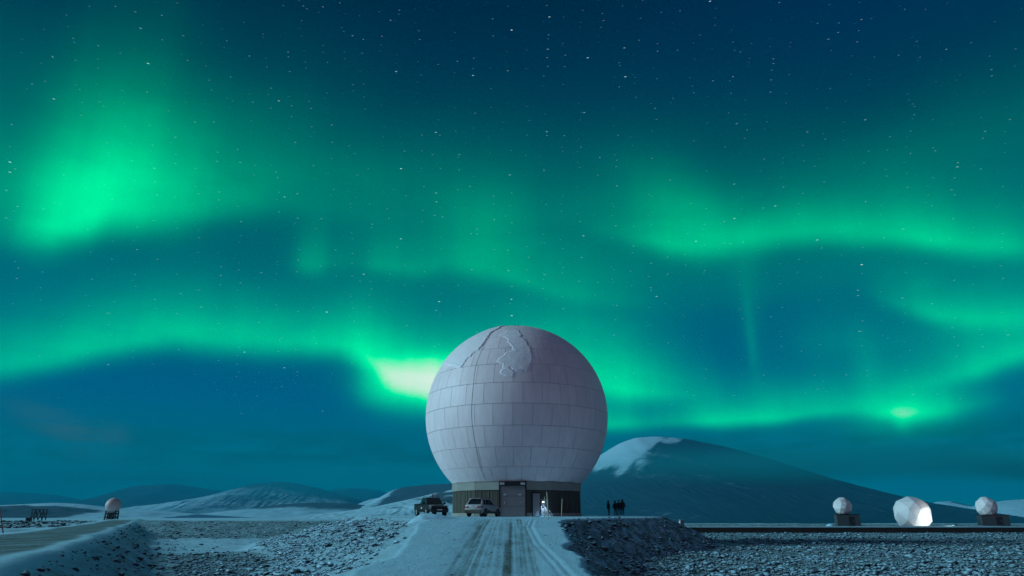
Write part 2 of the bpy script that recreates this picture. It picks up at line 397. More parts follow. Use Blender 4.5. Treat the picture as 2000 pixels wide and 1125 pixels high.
M['crack'] = mat('dark_seam', (.05, .045, .045), .8)
M['conc'] = mat('pale_concrete', (.27, .265, .235), .85, var=.18, vscale=1.5, bump=.3, bscale=14, rnd=.12)
M['clad'] = mat('weathered_boards', (.072, .060, .045), .8, var=.75, vscale=1.0, bump=.2, bscale=10, streak=(5.5, 5.5, .25), rnd=.1)
M['grey_door'] = mat('grey_steel_door', (.24, .225, .235), .55, var=.12, vscale=1.5)
M['black'] = mat('black_steel', (.012, .012, .013), .5)
M['lampoff'] = mat('unlit_lamp_housing', (.55, .55, .56), .4)
M['alu'] = mat('galvanised_steel', (.45, .46, .47), .4, .6)
M['pole'] = mat('pale_marker_pole', (.55, .52, .38), .6, var=.1)
M['redpole'] = mat('red_marker_pole', (.22, .03, .035), .6)
M['frame'] = mat('dark_steel_frame', (.035, .032, .03), .6)
M['truckpaint'] = mat('dark_green_grey_car_paint', (.010, .013, .012), .5, var=.2, vscale=2, spec=.2)
M['suvpaint'] = mat('white_car_paint', (.37, .36, .36), .35, var=.08, vscale=2, spec=.5)
M['dirty'] = mat('mud_spattered_sill', (.075, .066, .05), .8, var=.4, vscale=6)
M['glassd'] = glass('dark_car_glass')
M['rubber'] = mat('tyre_rubber', (.014, .014, .014), .85)
M['rim'] = mat('alloy_rim', (.30, .31, .32), .35, .8)
M['plast'] = mat('black_plastic', (.015, .015, .016), .6)
M['red'] = mat('red_light_lens', (.22, .012, .015), .25, spec=.6)
M['amber'] = mat('amber_light_lens', (.55, .12, .03), .3, spec=.6)
M['clear'] = mat('clear_light_lens', (.35, .38, .40), .15, spec=.8)
M['plate'] = mat('number_plate', (.5, .5, .5), .5)
M['pinkball'] = mat('pale_beacon', (.6, .5, .52), .4)
M['ballradome'] = mat('warm_white_radome', (.62, .47, .44), .55, var=.05)
M['boxblue'] = mat('dark_slate_cabin', (.05, .058, .066), .6, var=.12)
M['lamp'] = mat('lit_lamp_glass', (.8, .85, .9), .4, emit=(.66, .85, 1.0), estr=6)
M['flood'] = mat('lit_floodlight_glass', (.9, .9, .85), .4, emit=(1, .97, .9), estr=9)
M['wood'] = mat('dark_timber', (.045, .037, .028), .85, var=.35, vscale=1.2)
M['cloth1'] = mat('black_winter_jacket', (.014, .015, .018), .9)
M['cloth2'] = mat('charcoal_winter_jacket', (.022, .020, .022), .9)
M['trouser'] = mat('dark_trousers', (.012, .012, .014), .9)
M['skin'] = mat('skin', (.30, .19, .15), .6)
M['hat'] = mat('dark_knit_hat', (.02, .016, .018), .95)

# ------------------------------------------------------------------ terrain
XL = ([-30, 30, 38, 45, 55, 62, 75, 96], [-4.3, -4.3, -4.6, -5.4, -9.5, -13.0, -16.0, -16.0])
XR = ([-30, 20, 40, 46, 55, 63, 70, 80, 96], [2.3, 2.25, 2.5, 3.2, 7.0, 12.0, 14.5, 16.5, 16.5])
ZT = ([-30, 8, 16, 21, 30, 38, 42, 45, 50, 60, 75, 87, 96], [-1.65, -1.65, -1.64, -1.58, -1.02, -.47, -.26, -.15, -.07, -.01, .09, .17, .2])
def lroad_edge(Y): return -10.2 - .5 * (Y - 14.5)
def terrain(x, y):
    """height, and how worn (dirt) and stony the ground is there"""
    x = np.asarray(x, float); y = np.asarray(y, float)
    n = fbm(x, y, .22, 5, 1); nf = fbm(x, y, 1.3, 4, 9)
    # fields
    fld = -2.62 + .35 * (n - .5) + .12 * (nf - .5)
    left = sstep(-8, -16, x)
    berm = sstep(92, 132, y + 6 * (n - .5)) * 1.75 * left
    fld = fld + berm + left * .28 * np.exp(-((y - 88) / 9.) ** 2) * (nf)
    fld = fld + (1 - left) * sstep(125.2, 126.4, y) * .92
    # left-hand road on its embankment
    e = lroad_edge(y) + 1.4 * (fbm(x * 0 + 3, y, .12, 3, 4) - .5)
    zl = np.interp(y, [-60, 14, 60, 106, 150, 200], [-1.0, -1.0, -.95, -.85, -.5, -.35])
    dr = (x - e) / 1.118
    zroad = zl - .56 * np.maximum(dr, 0) + .3 * (nf - .5) * sstep(0.2, 1.5, dr)
    dl = (e - 6.5 - x) / 1.118
    zroad = zroad - .22 * np.minimum(np.maximum(dl, 0), 1.6) + .25 * (n - .5) * sstep(.3, 3, dl)
    lm = 1 - sstep(120, 175, y)
    z = np.where((x < e + 12) & (x < 0), np.maximum(fld, zroad), fld)
    # our road and the pad round the dome
    zt = np.interp(y, *ZT)
    xl = np.interp(y, *XL) + 1.2 * (fbm(x * 0, y, .15, 4, 20) - .5); xr = np.interp(y, *XR) + 1.5 * (fbm(x * 0 + 9, y, .3, 5, 22, .6) - .5)
    dL = np.maximum(xl - x, (y - 96) * .8); dR = np.maximum(x - xr, (y - 96) * .8)
    kl = .26 + .02 * (n - .5); kr = .50
    drop = np.where(dL > dR, kl * np.maximum(dL, 0), kr * np.maximum(dR, 0))
    dmax = np.maximum(dL, dR)
    ro = sstep(.3, 3, dmax)
    ztop = zt - drop + ro * (.55 * (n - .5) + .35 * (nf - .5)) + .035 * (nf - .5) * (1 - ro)
    z = np.maximum(z, ztop)
    onroad = dmax < .3
    # wheel tracks: two worn lanes and a pair of fresh ruts that swing to the right
    yy = y
    fade = sstep(3, 8, yy) * (1 - sstep(46, 54, yy))
    w = .25 * (fbm(x * 0 + 5, y, .09, 3, 40) - .5)
    tl = np.exp(-(((x + 1.6 + w) / .72) ** 2)); trr = np.exp(-(((x - .12 + w) / .78) ** 2))
    rutx = np.interp(yy, [0, 16, 21, 24.5, 30.5, 38, 45, 52], [2.6, 1.95, 1.68, 1.5, 1.12, .98, 1.35, 2.4])
    r1 = np.exp(-(((x - rutx) / .08) ** 2)); r2 = np.exp(-(((x - rutx + .26) / .07) ** 2)); r3 = np.exp(-(((x - np.interp(yy, [0, 21, 45], [.75, .75, .55])) / .08) ** 2)) * .6; r4 = np.exp(-(((x + .85) / .08) ** 2)) * .6
    rid = np.exp(-(((x - rutx - .2) / .08) ** 2)) + np.exp(-(((x - rutx + .15) / .06) ** 2)) * .7
    on = onroad * fade
    z = z - on * (.04 * tl + .04 * trr + .020 * (r1 + r2) + .012 * (r3 + r4) - .008 * rid)
    streak = fbm(x, y, 1.0, 1, 60) * 0 + vnoise(x, y * .006, 7.0, 61) * .45 + sstep(.25, .75, vnoise(x, y * .006, 17.0, 62)) * .45 + sstep(.3, .7, vnoise(x, y * .05, 2.0, 63)) * .10
    dirt = on * np.clip((.26 + .46 * streak) * tl + (.24 + .46 * streak) * trr + .34 * np.exp(-(((x + .3) / 1.6) ** 2)) * streak + .3 * (r1 + r2) + .25 * (r3 + r4), 0, 1)
    dirt = np.maximum(dirt, .25 * onroad * (y > 52) * fbm(x, y, .5, 3, 33))
    # left road: brown gravel lane
    lane = sstep(-.3, -.9, x - e) * sstep(-6.2, -5.2, x - e)
    inl = (z <= zroad + .02) & (x < e + 12) & (x < 0)
    dirt = np.where(inl, np.maximum(dirt, lane * (.86 + .3 * (streak - .5)) * (1 - sstep(130, 180, y))), dirt)
    slope_l = inl * sstep(.1, .8, x - e) * (1 - sstep(5, 8, x - e))
    slope_l2 = inl * sstep(-6.8, -8.5, x - e) * (y < 170) * sstep(.5, .58, n) * .6
    # stoniness
    near = (y < 190) * (y > 5)
    st = np.where(dmax > .2, 1.0, 0.0) * near * np.where(x > 0, .9, .75)
    st = st * (1 - .8 * left * sstep(52, 58, y) * (1 - sstep(84, 90, y)))
    st = np.where((dL > .2) & (ztop > fld + .1) & (x < 0), st * .45, st)
    st = np.where(inl, 0, st)
    bankr = (dR > .2) * (z > fld + .12) * near
    dirt = np.maximum(dirt, sstep(-.2, 1.4, dR + 1.8 * (nf - .5)) * (z > fld + .12) * near * (.17 + .55 * (n - .5) + .50 * (nf - .5)))
    dirt = np.maximum(dirt, np.where(slope_l > 0, .74 * slope_l * (.75 + .6 * (nf - .5)), 0)); dirt = np.maximum(dirt, slope_l2)
    dirt = np.maximum(dirt, np.where((x < -16) & (berm > .25) & (berm < 1.7) & ~inl, .36 + .5 * (nf - .5), 0))
    # far snow plain
    far = sstep(190, 900, np.hypot(x, y))
    z = z * (1 - far) + far * (-1.2 + 1.5 * (fbm(x, y, .004, 3, 70) - .5))
    # on the right the plateau ends and drops towards the valley before the big mountain
    vr = sstep(200, 700, y) * sstep(.02, .09, x / np.maximum(np.abs(y), 1.0)) * sstep(9000, 4000, y)
    z = z - 55.0 * vr
    return z, dirt, st
def axis(dense, lo, hi, grow=1.22):
    a = list(dense); s = dense[-1] - dense[-2]
    while a[-1] < hi: s *= grow; a.append(a[-1] + s)
    s = dense[1] - dense[0]
    while a[0] > lo: s *= grow; a.insert(0, a[0] - s)
    return np.array(a)
xs = np.concatenate([np.arange(-95, -22, .5), np.arange(-22, -6, .25), np.arange(-6, 4, .07), np.arange(4, 22, .22), np.arange(22, 120, .5)])
ys = np.concatenate([np.arange(4, 20, .25), np.arange(20, 50, .2), np.arange(50, 100, .3), np.arange(100, 140, .35), np.arange(140, 185, .8)])
xs = axis(xs, -8000, 8000); ys = axis(ys, -5000, 8000)
xs[0], xs[-1], ys[0], ys[-1] = -8600, 8600, -5600, 8600
GX, GY = np.meshgrid(xs, ys)
GZ, GD, GS = terrain(GX, GY)
nx, ny = len(xs), len(ys)
idx = np.arange(nx * ny).reshape(ny, nx)
Fq = np.stack([idx[:-1, :-1], idx[:-1, 1:], idx[1:, 1:], idx[1:, :-1]], -1).reshape(-1, 4)
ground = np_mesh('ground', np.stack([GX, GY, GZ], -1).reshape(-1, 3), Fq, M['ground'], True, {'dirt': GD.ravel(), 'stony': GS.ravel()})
tag(ground, kind='structure')
def gz(x, y): return float(terrain(np.array([x]), np.array([y]))[0][0])

# ------------------------------------------------------------------ hills and mountains
def ridge(name, pts, D, front, back, material, base_py=1014, amp=.06, gully=0.0, bare_or_dark=None, nx_=220, nf=34, nb=14, seed=0, pw=1.15, nsc=1.0):
    """a hill with a crest seen along the points, a long front slope and a back slope"""
    P = [at(px, py, D) for px, py in pts]
    X = np.array([p.x for p in P]); Z = np.array([p.z for p in P])
    zb = -62.0 if name == 'mountain' else -8.0
    xx = np.linspace(X[0], X[-1], nx_)
    # smooth interpolation of the crest
    h = np.interp(xx, X, Z); k = max(3, nx_ // 60)
    ker = np.hanning(k * 2 + 1); ker /= ker.sum(); hs = np.convolve(np.pad(h, k, 'edge'), ker, 'valid')
    h = hs
    t = np.concatenate([-np.linspace(1, 0, nf)[:-1] ** 1.0, [0], np.linspace(0, 1, nb)[1:]])
    T, XX = np.meshgrid(t, xx, indexing='ij')
    HH = np.broadcast_to(h, T.shape) - zb
    prof = np.where(T < 0, (1 - np.abs(T)) ** pw, (1 - T) ** 1.4)
    YY = D + np.where(T < 0, T * front, T * back)
    hm = float((h - zb).max()); sc = 3.0 / hm * nsc
    no = fbm(XX, YY, sc * .35, 6, seed + 100, .55) - .5
    edge = np.sin(np.pi * np.clip(np.abs(T), 0, 1)) ** .6
    ZZ = zb + HH * prof + no * amp * (HH * .85 + hm * .15) * 2.2 * (.10 + edge)
    if gully:
        gl = np.abs(vnoise(XX + YY * .25 + (X[-1] - X[0]) * .06 * fbm(XX, YY, 6.0 / (X[-1] - X[0]), 3, seed + 50), YY * .04, 11.0 / (X[-1] - X[0]) * gully_n.get(name, 9), seed + 7) - .5) * 2
        ZZ = ZZ - gully * hm * (1 - gl) * np.sin(np.pi * np.clip(-T, 0, 1)) * (T < 0)
    # ends sink away
    u = (xx - xx[0]) / (xx[-1] - xx[0]); en = np.minimum(sstep(0, .03, u), sstep(1, .97, u))
    ZZ = zb + (ZZ - zb) * en
    ba = np.zeros_like(ZZ) if bare_or_dark is None else bare_or_dark(XX, YY, ZZ, T, no)
    V = np.stack([XX, YY, ZZ], -1).reshape(-1, 3); n1, n2 = T.shape
    I = np.arange(n1 * n2).reshape(n1, n2)
    Fc = np.stack([I[:-1, :-1], I[:-1, 1:], I[1:, 1:], I[1:, :-1]], -1).reshape(-1, 4)
    o = np_mesh(name, V, Fc, material, True, {'bare': ba.ravel()}); tag(o, kind='structure'); return o
gully_n = {'mountain': 26}
HM_snow = hill_mat('hill_snow', (.06, .10, .14), nscale=.006, bias=.26)
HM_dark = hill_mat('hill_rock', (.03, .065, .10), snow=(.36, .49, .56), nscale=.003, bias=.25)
HM_mtn = hill_mat('mountain_rock', (.018, .055, .085), nscale=.004)  # rock tone also stands in for snow in shade on the flank
def xpx(px, D): return at(px, 1000, D).x
def zpy(py, D): return at(1000, py, D).z
def lit_peak_mtn(X, Y, Z, T, no):
    # moonlit upper left shoulder painted as snow, shade below and right as dark rock
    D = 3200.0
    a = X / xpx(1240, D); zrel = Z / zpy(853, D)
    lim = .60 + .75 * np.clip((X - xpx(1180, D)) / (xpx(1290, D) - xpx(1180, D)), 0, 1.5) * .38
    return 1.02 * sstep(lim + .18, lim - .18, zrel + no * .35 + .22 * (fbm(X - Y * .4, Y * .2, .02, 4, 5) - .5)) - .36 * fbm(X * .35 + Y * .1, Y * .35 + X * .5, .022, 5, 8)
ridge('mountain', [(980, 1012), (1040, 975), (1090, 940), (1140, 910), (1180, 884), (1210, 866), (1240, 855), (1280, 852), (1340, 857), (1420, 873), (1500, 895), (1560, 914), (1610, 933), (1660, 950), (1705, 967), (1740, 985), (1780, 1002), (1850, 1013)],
      3200, 1700, 900, HM_mtn, amp=.035, gully=.009, bare_or_dark=lit_peak_mtn, nx_=420, nf=90, nb=12, seed=3, pw=1.25)
ridge('hill', [(-120, 966), (-60, 963), (0, 961), (60, 963), (110, 967), (150, 974), (190, 984), (215, 1000)], 7000, 1500, 1200, HM_dark, seed=11, bare_or_dark=lambda X, Y, Z, T, n: .6 + n * 0)
ridge('hill', [(150, 1000), (190, 980), (230, 962), (262, 949), (300, 947), (345, 945), (390, 953), (440, 960), (490, 972), (560, 1000)], 6000, 1500, 1200, HM_dark, seed=12, bare_or_dark=lambda X, Y, Z, T, n: .62 + n * .4)
ridge('hill', [(280, 1006), (310, 991), (335, 981), (390, 971), (440, 960), (475, 949), (510, 943), (545, 940), (580, 944), (630, 956), (690, 972), (740, 992), (780, 1008)], 4500, 1500, 1200, HM_snow, seed=13, gully=.03, amp=.05, nx_=420, nf=60,
      bare_or_dark=lambda X, Y, Z, T, n: .25 * (X > xpx(500, 4500)) + .5 * sstep(-.25, -.02, T))
ridge('hill', [(590, 1000), (620, 968), (650, 956), (690, 953), (740, 958), (790, 972), (840, 1000)], 7000, 1500, 1200, HM_dark, seed=14, bare_or_dark=lambda X, Y, Z, T, n: .6 + n * 0)
ridge('hill', [(440, 1008), (480, 997), (520, 989), (560, 984), (620, 981), (680, 983), (740, 990), (800, 1006)], 2600, 900, 700, HM_snow, seed=15, amp=.08, bare_or_dark=lambda X, Y, Z, T, n: .65 * sstep(-.5, -.15, T))
ridge('hill', [(670, 1006), (700, 988), (720, 976), (745, 971), (765, 958), (790, 951), (830, 947), (880, 944), (960, 940), (1040, 950), (1090, 975), (1125, 1006)], 3000, 900, 900, HM_snow, seed=16, amp=.07,
      bare_or_dark=lambda X, Y, Z, T, n: .75 * sstep(xpx(765, 3000), xpx(790, 3000), X) + n * .5)
ridge('hill', [(560, 1011), (620, 1004), (680, 997), (740, 988), (800, 975), (850, 963), (890, 955), (960, 948), (1040, 960), (1100, 988), (1130, 1008)], 900, 420, 500, HM_snow, seed=17, amp=.03, gully=.035, nx_=320, nf=60, pw=1.4,
      bare_or_dark=lambda X, Y, Z, T, n: .12 + .55 * sstep(.56, .70, fbm(X * .6 + Y * .2, Y * .35, .03, 4, 31)))
ridge('hill', [(-140, 991), (-60, 989), (0, 987), (60, 984), (110, 982), (150, 984), (190, 988), (240, 995), (330, 999), (400, 1006)], 1500, 260, 900, HM_snow, seed=18, amp=.10, nx_=420, pw=.75,
      bare_or_dark=lambda X, Y, Z, T, n: .95 * sstep(-.95, -.8, T) * sstep(-.12, -.3, T) * sstep(xpx(260, 1500), xpx(200, 1500), X))
ridge('hill', [(1715, 1012), (1735, 985), (1748, 967), (1765, 972), (1800, 990), (1830, 1012)], 4200, 700, 700, HM_snow, seed=19, amp=.05)
ridge('hill', [(1770, 1012), (1800, 988), (1830, 980), (1855, 979), (1880, 988), (1900, 1000), (1930, 1014)], 3600, 700, 700, HM_snow, seed=20, amp=.05, bare_or_dark=lambda X, Y, Z, T, n: .9 * (X > xpx(1850, 3600)) * sstep(-.6, -.3, T) * (T < -.05))  # shade on the right face is painted as dark rock
ridge('hill', [(1840, 1014), (1880, 996), (1920, 984), (1960, 978), (2000, 975), (2080, 972), (2200, 1000)], 3000, 700, 700, HM_snow, seed=21, amp=.04)

# ------------------------------------------------------------------ the big radome
DX, DY, DR, DZ = .54, 80.0, 10.5, 11.17
dome = tag(empty('radome', (DX, DY, gz(DX, 72))), 'huge white panelled radome globe on a round concrete base', 'radome')
d0 = Vector(dome.location)
def kid(o, parent):                    # parent an object whose mesh is in world coordinates
    o.parent = parent; o.matrix_parent_inverse = parent.matrix_world.inverted() if False else Matrix.Translation(-Vector(parent.location)) if parent.rotation_euler.z == 0 else parent.matrix_world.inverted()
    return o
def sph(lon, lat, r=DR):               # lon 0 faces the camera, positive to the right
    a, l = R_(lon), R_(lat)
    return (DX + r * math.cos(l) * math.sin(a), DY - r * math.cos(l) * math.cos(a), DZ + r * math.sin(l))
shell = MB()
rings = []
for la in np.linspace(-47, 90, 36):
    rings.append([sph(lo, min(la, 89.9), DR - .035) for lo in np.linspace(0, 360, 65)[:-1]])
shell.loft(rings)
kid(shell.build('inner_shell', M['joint'], None, True), dome)
LATS = [-46.9, -36.8, -24.8, -12.8, -.8, 11.2, 23.2, 35.2, 47.2, 59.2, 71.2, 83.2]
backp = MB()
GAP = .017
def panel_geo(lo0, lo1, la0, la1, n=4, jit=0.0):
    vs_, fs = [], []
    g_la = math.degrees(GAP / DR); rows = []
    cl = math.cos(R_((la0 + la1) / 2)); g_lo = g_la / max(cl, .1)
    u = [0, .004] + list(np.linspace(.004, .996, n + 1))[1:] + [1]
    for j, v in enumerate(u):
        for i, w in enumerate(u):
            la = la0 + g_la + (la1 - la0 - 2 * g_la) * v
            glo = math.degrees(GAP * .75 / DR) / max(math.cos(R_(la)), .08)
            lo = lo0 + glo + (lo1 - lo0 - 2 * glo) * w
            e = i in (0, len(u) - 1) or j in (0, len(u) - 1)
            vs_.append(sph(lo, la, DR + jit + (-.03 if e else 0)))
    k = len(u)
    for j in range(k - 1):
        for i in range(k - 1): fs.append((j * k + i, j * k + i + 1, (j + 1) * k + i + 1, (j + 1) * k + i))
    return vs_, fs
NP = 0
for r in range(len(LATS) - 1):
    n = 32 if r < 9 else (16 if r == 9 else 8)
    off = 3.1 if r % 2 == 0 else 3.1 + 5.6
    for k in range(n):
        lo0 = off + 360 / n * k; lo1 = lo0 + 360 / n
        mid = ((lo0 + lo1) / 2 + 180) % 360 - 180
        vs_, fs = panel_geo(lo0, lo1, LATS[r], LATS[r + 1], jit=random.uniform(-.002, .002))
        if abs(mid) < 100:
            p = MB().add(vs_, fs).build('panel', M['panel'], None, math.radians(30)); kid(p, dome); NP += 1
        else: backp.add(vs_, fs)
o = kid(backp.build('panel_field', M['panel'], None, math.radians(30)), dome); tag(o, kind='stuff')
cap = MB(); cap.loft([[sph(lo, la, DR + .01) for lo in range(0, 360, 15)] for la in (83.3, 86, 89.9)]); kid(cap.build('cap_panel', M['panel'], None, True), dome)
# vent and obstruction lights at the very top
top = MB(); top.tube(sph(0, 90, DR - .05), sph(0, 90, DR + .12), .45, .4, 16); top.box(sph(0, 90, DR + .14), (.5, .2, .05))
kid(top.build('top_vent', M['black'], None), dome)
for s in (-1, 1):
    q = MB(); c0 = Vector(sph(0, 90, DR)) + Vector((s * .2, 0, .1)); q.tube(c0, c0 + Vector((0, 0, .25)), .05); q.sphere(c0 + Vector((0, 0, .3)), .09)
    kid(q.build('beacon', M['black'], None), dome)
# lightning conductor cable down the left flank
cab = MB()
pl = [sph(-26.6 + .25 * math.sin(la * .2), la, DR + .012) for la in np.linspace(58, -46, 40)]
for a_, c_ in zip(pl, pl[1:]): cab.tube(a_, c_, .014, n=5, cap=False)
kid(cab.build('conductor_cable', M['joint'], None), dome)

def sph_hit(zx, zy):                    # point of the globe seen at a spot of the enlarged view
    d = ray(780 + zx / 4.326, 610 + zy / 4.326).normalized(); c = Vector((DX, DY, DZ))
    bq = d.dot(c); disc = bq * bq - (c.length_squared - DR * DR)
    t = bq - math.sqrt(max(disc, 0)); p = d * t - c
    return math.degrees(math.atan2(p.x, -p.y)), math.degrees(math.asin(max(-1, min(1, p.z / DR))))
def ice_sheet(poly, thick, cell=.07, rough=.5, seed=0):
    ll = poly
    la_ = np.array([p[1] for p in ll]); lo_ = np.array([p[0] for p in ll]); ml = la_.mean()
    k = DR * math.pi / 180; cx = lo_.mean()
    px_ = (lo_ - cx) * k * np.cos(np.radians(la_)); py_ = la_ * k
    # work in a sinusoidal map: distances stay true
    gx = np.arange(px_.min() - .3, px_.max() + .3, cell); gy = np.arange(py_.min() - .3, py_.max() + .3, cell)
    X, Y = np.meshgrid(gx, gy)
    wx = X + 1.3 * (fbm(X, Y, .7, 5, seed + 3, .6) - .5); wy = Y + 1.3 * (fbm(X, Y, .7, 5, seed + 8, .6) - .5)
    n = len(px_); inside = np.zeros(X.shape, bool); dist = np.full(X.shape, 1e9)
    for i in range(n):
        x0, y0, x1, y1 = px_[i], py_[i], px_[(i + 1) % n], py_[(i + 1) % n]
        c = ((y0 > wy) != (y1 > wy)) & (wx < (x1 - x0) * (wy - y0) / (y1 - y0 + 1e-9) + x0); inside ^= c
        t = np.clip(((wx - x0) * (x1 - x0) + (wy - y0) * (y1 - y0)) / ((x1 - x0) ** 2 + (y1 - y0) ** 2 + 1e-9), 0, 1)
        dist = np.minimum(dist, np.hypot(wx - x0 - t * (x1 - x0), wy - y0 - t * (y1 - y0)))
    sd = np.where(inside, dist, -dist)
    lip = np.exp(-((sd - .11) / .08) ** 2) * (.35 + 1.0 * fbm(X, Y, 1.4, 3, seed + 21))
    h = sstep(-.12, .10, sd) * (.02 + thick * .55 + thick * .6 * lip + thick * rough * (fbm(X, Y, 1.2, 4, seed) - .5)) - .05 * (sd < -.12)
    keep = (sd > -.25)
    lat = Y / k; lon = cx + X / (k * np.maximum(np.cos(np.radians(lat)), .05))
    r = DR + h; a, l = np.radians(lon), np.radians(np.minimum(lat, 89.5))
    V = np.stack([DX + r * np.cos(l) * np.sin(a), DY - r * np.cos(l) * np.cos(a), DZ + r * np.sin(l)], -1)
    I = np.arange(X.size).reshape(X.shape)
    kf = keep[:-1, :-1] & keep[1:, :-1] & keep[:-1, 1:] & keep[1:, 1:]
    Fc = np.stack([I[:-1, :-1], I[:-1, 1:], I[1:, 1:], I[1:, :-1]], -1)[kf]
    used = np.unique(Fc); mp = np.zeros(X.size, int); mp[used] = np.arange(len(used))
    return np_mesh('ice_sheet', V.reshape(-1, 3)[used], mp[Fc], M['ice'], True)
HZ = lambda pts: [sph_hit(*p) for p in pts]
A = HZ([(880, 118), (830, 140), (795, 165), (765, 192), (735, 235), (700, 272), (650, 330), (600, 372), (572, 400), (552, 440), (535, 468), (480, 466)]) + [(-62, 30), (-80, 34), (-95, 45), (-80, 60), (-40, 72), (-20, 76)]
tag(ice_sheet(A, .10, .09, seed=1), 'large ice sheet with a dark jagged edge on the upper left of the huge globe', 'ice', 'ice sheets frozen onto the big globe')
B = HZ([(850, 207), (885, 208), (920, 230), (945, 262), (955, 300), (985, 322), (935, 338), (905, 342), (860, 368), (812, 395), (845, 412), (878, 415), (884, 445), (905, 460), (935, 455), (970, 488), (1040, 488), (1095, 455), (1115, 440), (1130, 390), (1100, 320), (1060, 240), (1010, 205), (985, 216), (1030, 200), (1000, 150), (930, 150)])
tag(ice_sheet(B, .028, .055, 1.6, seed=5), 'map-shaped ice crust with a raised rim at the top centre of the huge globe', 'ice', 'ice sheets frozen onto the big globe')
Cc = HZ([(880, 472), (905, 462), (938, 462), (968, 492), (968, 522), (945, 545), (905, 535), (865, 515)])
tag(ice_sheet(Cc, .028, .05, 1.6, seed=9), 'small lobe of ice just under the map-shaped crust on the huge globe', 'ice', 'ice sheets frozen onto the big globe')

# ---- base: a sixteen sided concrete drum
BR = 7.28; FA = [-3.75 + 22.5 * k for k in range(16)]
ZB0, ZB1, ZB2, ZB3 = -.25, .42, 2.68, 3.5
def pol(a, r, z): return (DX + r * math.sin(R_(a)), DY - r * math.cos(R_(a)), z)
core = MB(); core.loft([[pol(-15 + 22.5 * k, BR - .32, z) for k in range(16)] for z in (ZB0, ZB3 - .05)]); kid(core.build('core_wall', M['black'], None), dome)
rimb = MB(); rimb.loft([[pol(-15 + 22.5 * k, r, z) for k in range(16)] for r, z in ((BR + .06, ZB3 + .003), (BR + .06, ZB3 + .07), (BR - .35, ZB3 + .09))]); kid(rimb.build('base_rim', M['conc'], None), dome)
for k, a in enumerate(FA):
    if k == 0: continue
    a0, a1 = a - 11.15, a + 11.15
    def prism(z0, z1, r0, r1, name, m_):
        q = MB(); q.loft([[pol(a0, r1, z), pol(a1, r1, z), pol(a1, r0, z), pol(a0, r0, z)] for z in (z0, z1)]); return kid(q.build(name, m_, None), dome)
    prism(ZB2, ZB3 - .004, BR - .3, BR, 'beam_block', M['conc'])
    prism(ZB0, ZB1, BR - .3, BR - .02, 'plinth_block', M['conc'])
    # boarded wall panel: boards of uneven depth joined side by side
    q = MB(); nb_ = 15; P0, P1 = Vector(pol(a0, BR - .12, 0)), Vector(pol(a1, BR - .12, 0)); out = Vector((math.sin(R_(a)), -math.cos(R_(a)), 0))
    for i in range(nb_):
        t0, t1 = (i + .06) / nb_, (i + .94) / nb_; dep = random.uniform(-.02, .035)
        c0, c1 = P0.lerp(P1, t0), P0.lerp(P1, t1)
        o0, o1 = c0 + out * dep, c1 + out * dep; i0, i1 = c0 - out * .1, c1 - out * .1
        q.loft([[(p.x, p.y, z) for p in (o0, o1, i1, i0)] for z in (ZB1 + .004, ZB2 - .004)])
    o = kid(q.build('board_cladding', M['clad'], None), dome); tag(o, kind='stuff')
# garage door in the facet that faces the road
def fpt(a, u, dep, z):                  # point on a facet: u metres along it, dep metres out of it
    w = R_(a); rr = BR * math.cos(R_(11.25))
    return (DX + (rr + dep) * math.sin(w) + u * math.cos(w), DY - (rr + dep) * math.cos(w) + u * math.sin(w), z)
def fbox(q, a, u, dep, z, du, dd, dz_, mi=0): return q.box(fpt(a, u, dep, z), (du, dd, dz_), R_(a), mi)
g0 = FA[0]
gd = MB(); fbox(gd, g0, 0, -.06, 1.58, 2.56, .16, 3.0)
garage = kid(gd.build('garage_door', M['grey_door'], None, bevel=.02), dome)
def sub(o, par): kid(o, dome); mw = o.matrix_parent_inverse.copy(); o.parent = par; o.matrix_parent_inverse = mw; return o
def subp(o, par):
    # the part itself carries an offset to world space: undo it for its child
    o.parent = par; o.matrix_parent_inverse = Matrix.Identity(4); return o
for u, z, du, dz_ in ((-.78, 2.2, .30, .14), (.72, 2.2, .30, .14), (-.83, 1.42, .10, .18), (.86, 1.42, .07, .1)):
    q = MB(); fbox(q, g0, u, .03, z, du, .05, dz_); subp(q.build('door_fitting', M['lampoff'], None), garage)
for z in (1.06, 2.06):
    q = MB(); fbox(q, g0, 0, .022, z, 2.5, .006, .025); subp(q.build('door_seam', M['crack'], None), garage)
q = MB()
for s in (-1, 1): fbox(q, g0, s * 1.36, -.04, 1.58, .13, .2, 3.0)
kid(q.build('door_jamb', M['black'], None), dome)
q = MB(); fbox(q, g0, .0, .02, 3.29, 2.74, .42, .40); lint = kid(q.build('lintel_box', M['black'], None, bevel=.02), dome)
for u in (-1.07, 1.05):
    q = MB(); fbox(q, g0, u, .25, 3.27, .46, .06, .22); lp = subp(q.build('lintel_lamp', M['lampoff'], None, bevel=.01), lint)
